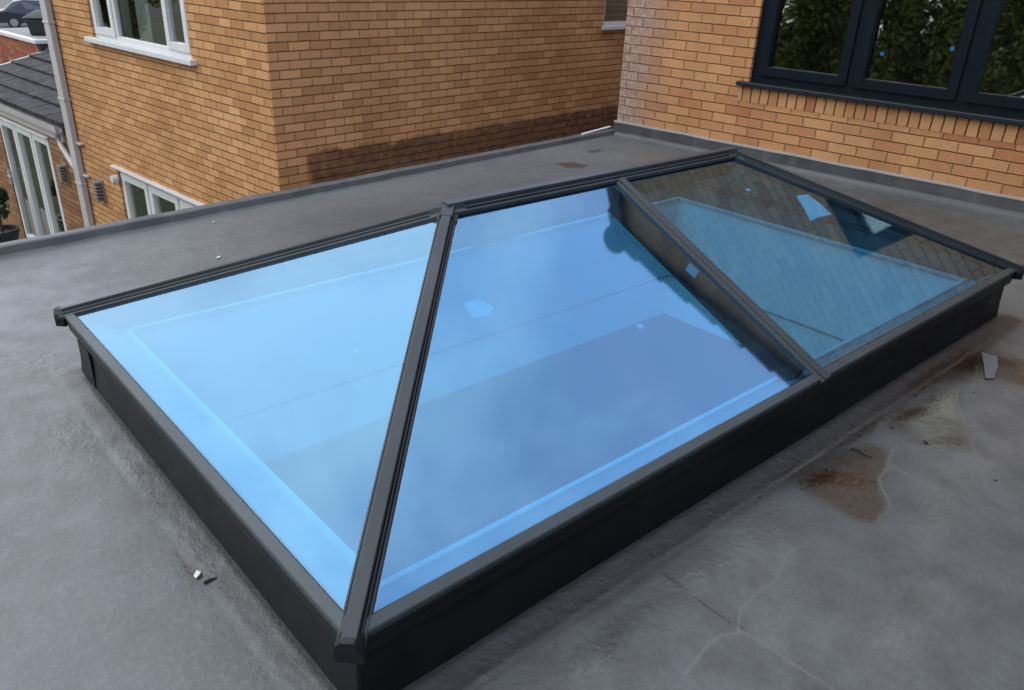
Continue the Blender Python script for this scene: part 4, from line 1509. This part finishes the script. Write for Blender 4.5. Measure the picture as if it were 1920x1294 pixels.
# ------------------------------------------------------------------ small things lying about
ZD = DECK


def scrap(name, label, cat, pts, mat, th=.004, z=ZD + .004, curl=.0):
    cx = sum(p[0] for p in pts) / len(pts)
    cy = sum(p[1] for p in pts) / len(pts)
    mb2 = MB()
    lo = [(x - cx, y - cy, 0 + curl * (i % 2)) for i, (x, y) in enumerate(pts)]
    mb2.loft([lo, [(x, y, zz + th) for x, y, zz in lo]])
    o2 = mb2.build(name, mat)
    o2.location = (cx, cy, z)
    return tag(o2, label, cat)


scrap("paper_scrap", "small white torn scrap on the roof left of the lantern kerb", "scrap", [(-.083, .659), (-.070, .668), (-.060, .663), (-.066, .652), (-.080, .647)], M['paper'], .003, ZD + .004, .006)
scrap("puddle_glint", "pale grey tapered sheet built as a sky reflection in the brown puddle at the lantern's right end", "glint", [(3.085, -.095), (3.096, -.155), (2.99, -.195), (2.86, -.226), (2.835, -.203), (2.96, -.150)], M['glint'], .004, ZD + .004)  # flat sheet standing in for sky mirrored in the puddle
scrap("white_chip", "tiny white chip on the far strip of roof near the edge trim", "chip", [(1.155, 3.50), (1.164, 3.506), (1.167, 3.498), (1.158, 3.494)], M['paper'], .006, ZD + .002)
scrap("white_flake", "white flake lying behind the lantern's left hip", "flake", [(.925, 2.905), (.945, 2.922), (.955, 2.915), (.938, 2.90)], M['paper'], .004, ZD + .002)
mb = MB()
mb.tube([(0, .0375, 0), (.004, .01, .002), (-.002, -.015, 0), (.001, -.0375, .001)], [.0022, .003, .0028, .0015], 7)
tw = mb.build("twig", M['twig'])
tw.location = (1.8885, -.153, ZD + .004)
tag(tw, "thin dark twig lying beside the rust stain in front of the lantern", "twig")
mb = MB()
mb.tube([(0, 0, 0), (.016, -.002, .002), (.034, -.004, 0)], [.004, .005, .003], 7)
tw = mb.build("twig", M['twig'])
tw.location = (-.073, .619, ZD + .005)
tag(tw, "short black twig next to the white scrap left of the lantern", "twig")
DOTS = [(1.394, -.075), (2.14, -.264), (2.092, -.511), (1.893, -.080), (2.143, -.139), (2.459, -.085), (2.735, -.105), (2.67, -.22)]
gm = MB()
ring = []
for z, r in ((0, .5), (.35, 1.0), (.75, .75), (1.0, .3)):
    ring.append([(r * math.cos(t) * (1 + .2 * math.sin(3 * t + z)), r * math.sin(t) * .7, z * .8) for t in [2 * math.pi * j / 9 for j in range(9)]])
gm.loft(ring)
g0 = gm.build("grit_crumb", M['stone'], smooth=True)
for i, (x, y) in enumerate(DOTS):
    c = g0 if i == 0 else g0.copy()
    if i:
        COL.objects.link(c)
    s_ = (.006, .009, .006, .005, .007, .006, .005, .005)[i]
    c.location = (x, y, ZD + .001)
    c.scale = (s_ * 1.3, s_, s_)
    c.rotation_euler = (0, 0, i * 1.1)
    tag(c, "tiny dark crumb of grit on the roof in front of the lantern", "grit", "grit crumbs in front of the lantern")
# white plastic trim at the far corner, bridging the passage side
mb = MB()
mb.box((-.25, -.012, 0), (.22, .012, .009))
mb.box((-.25, -.016, .0095), (.22, .016, .013))
bt = mb.build("plastic_trim", M['upvc'], bevel=0.004)
bt.location = UV(5.44, 3.575, -.228)
bt.rotation_euler = (0, R(-1.5), TH + R(4))
tag(bt, "short white plastic trim lying on the roof edge by the house corner", "trim")
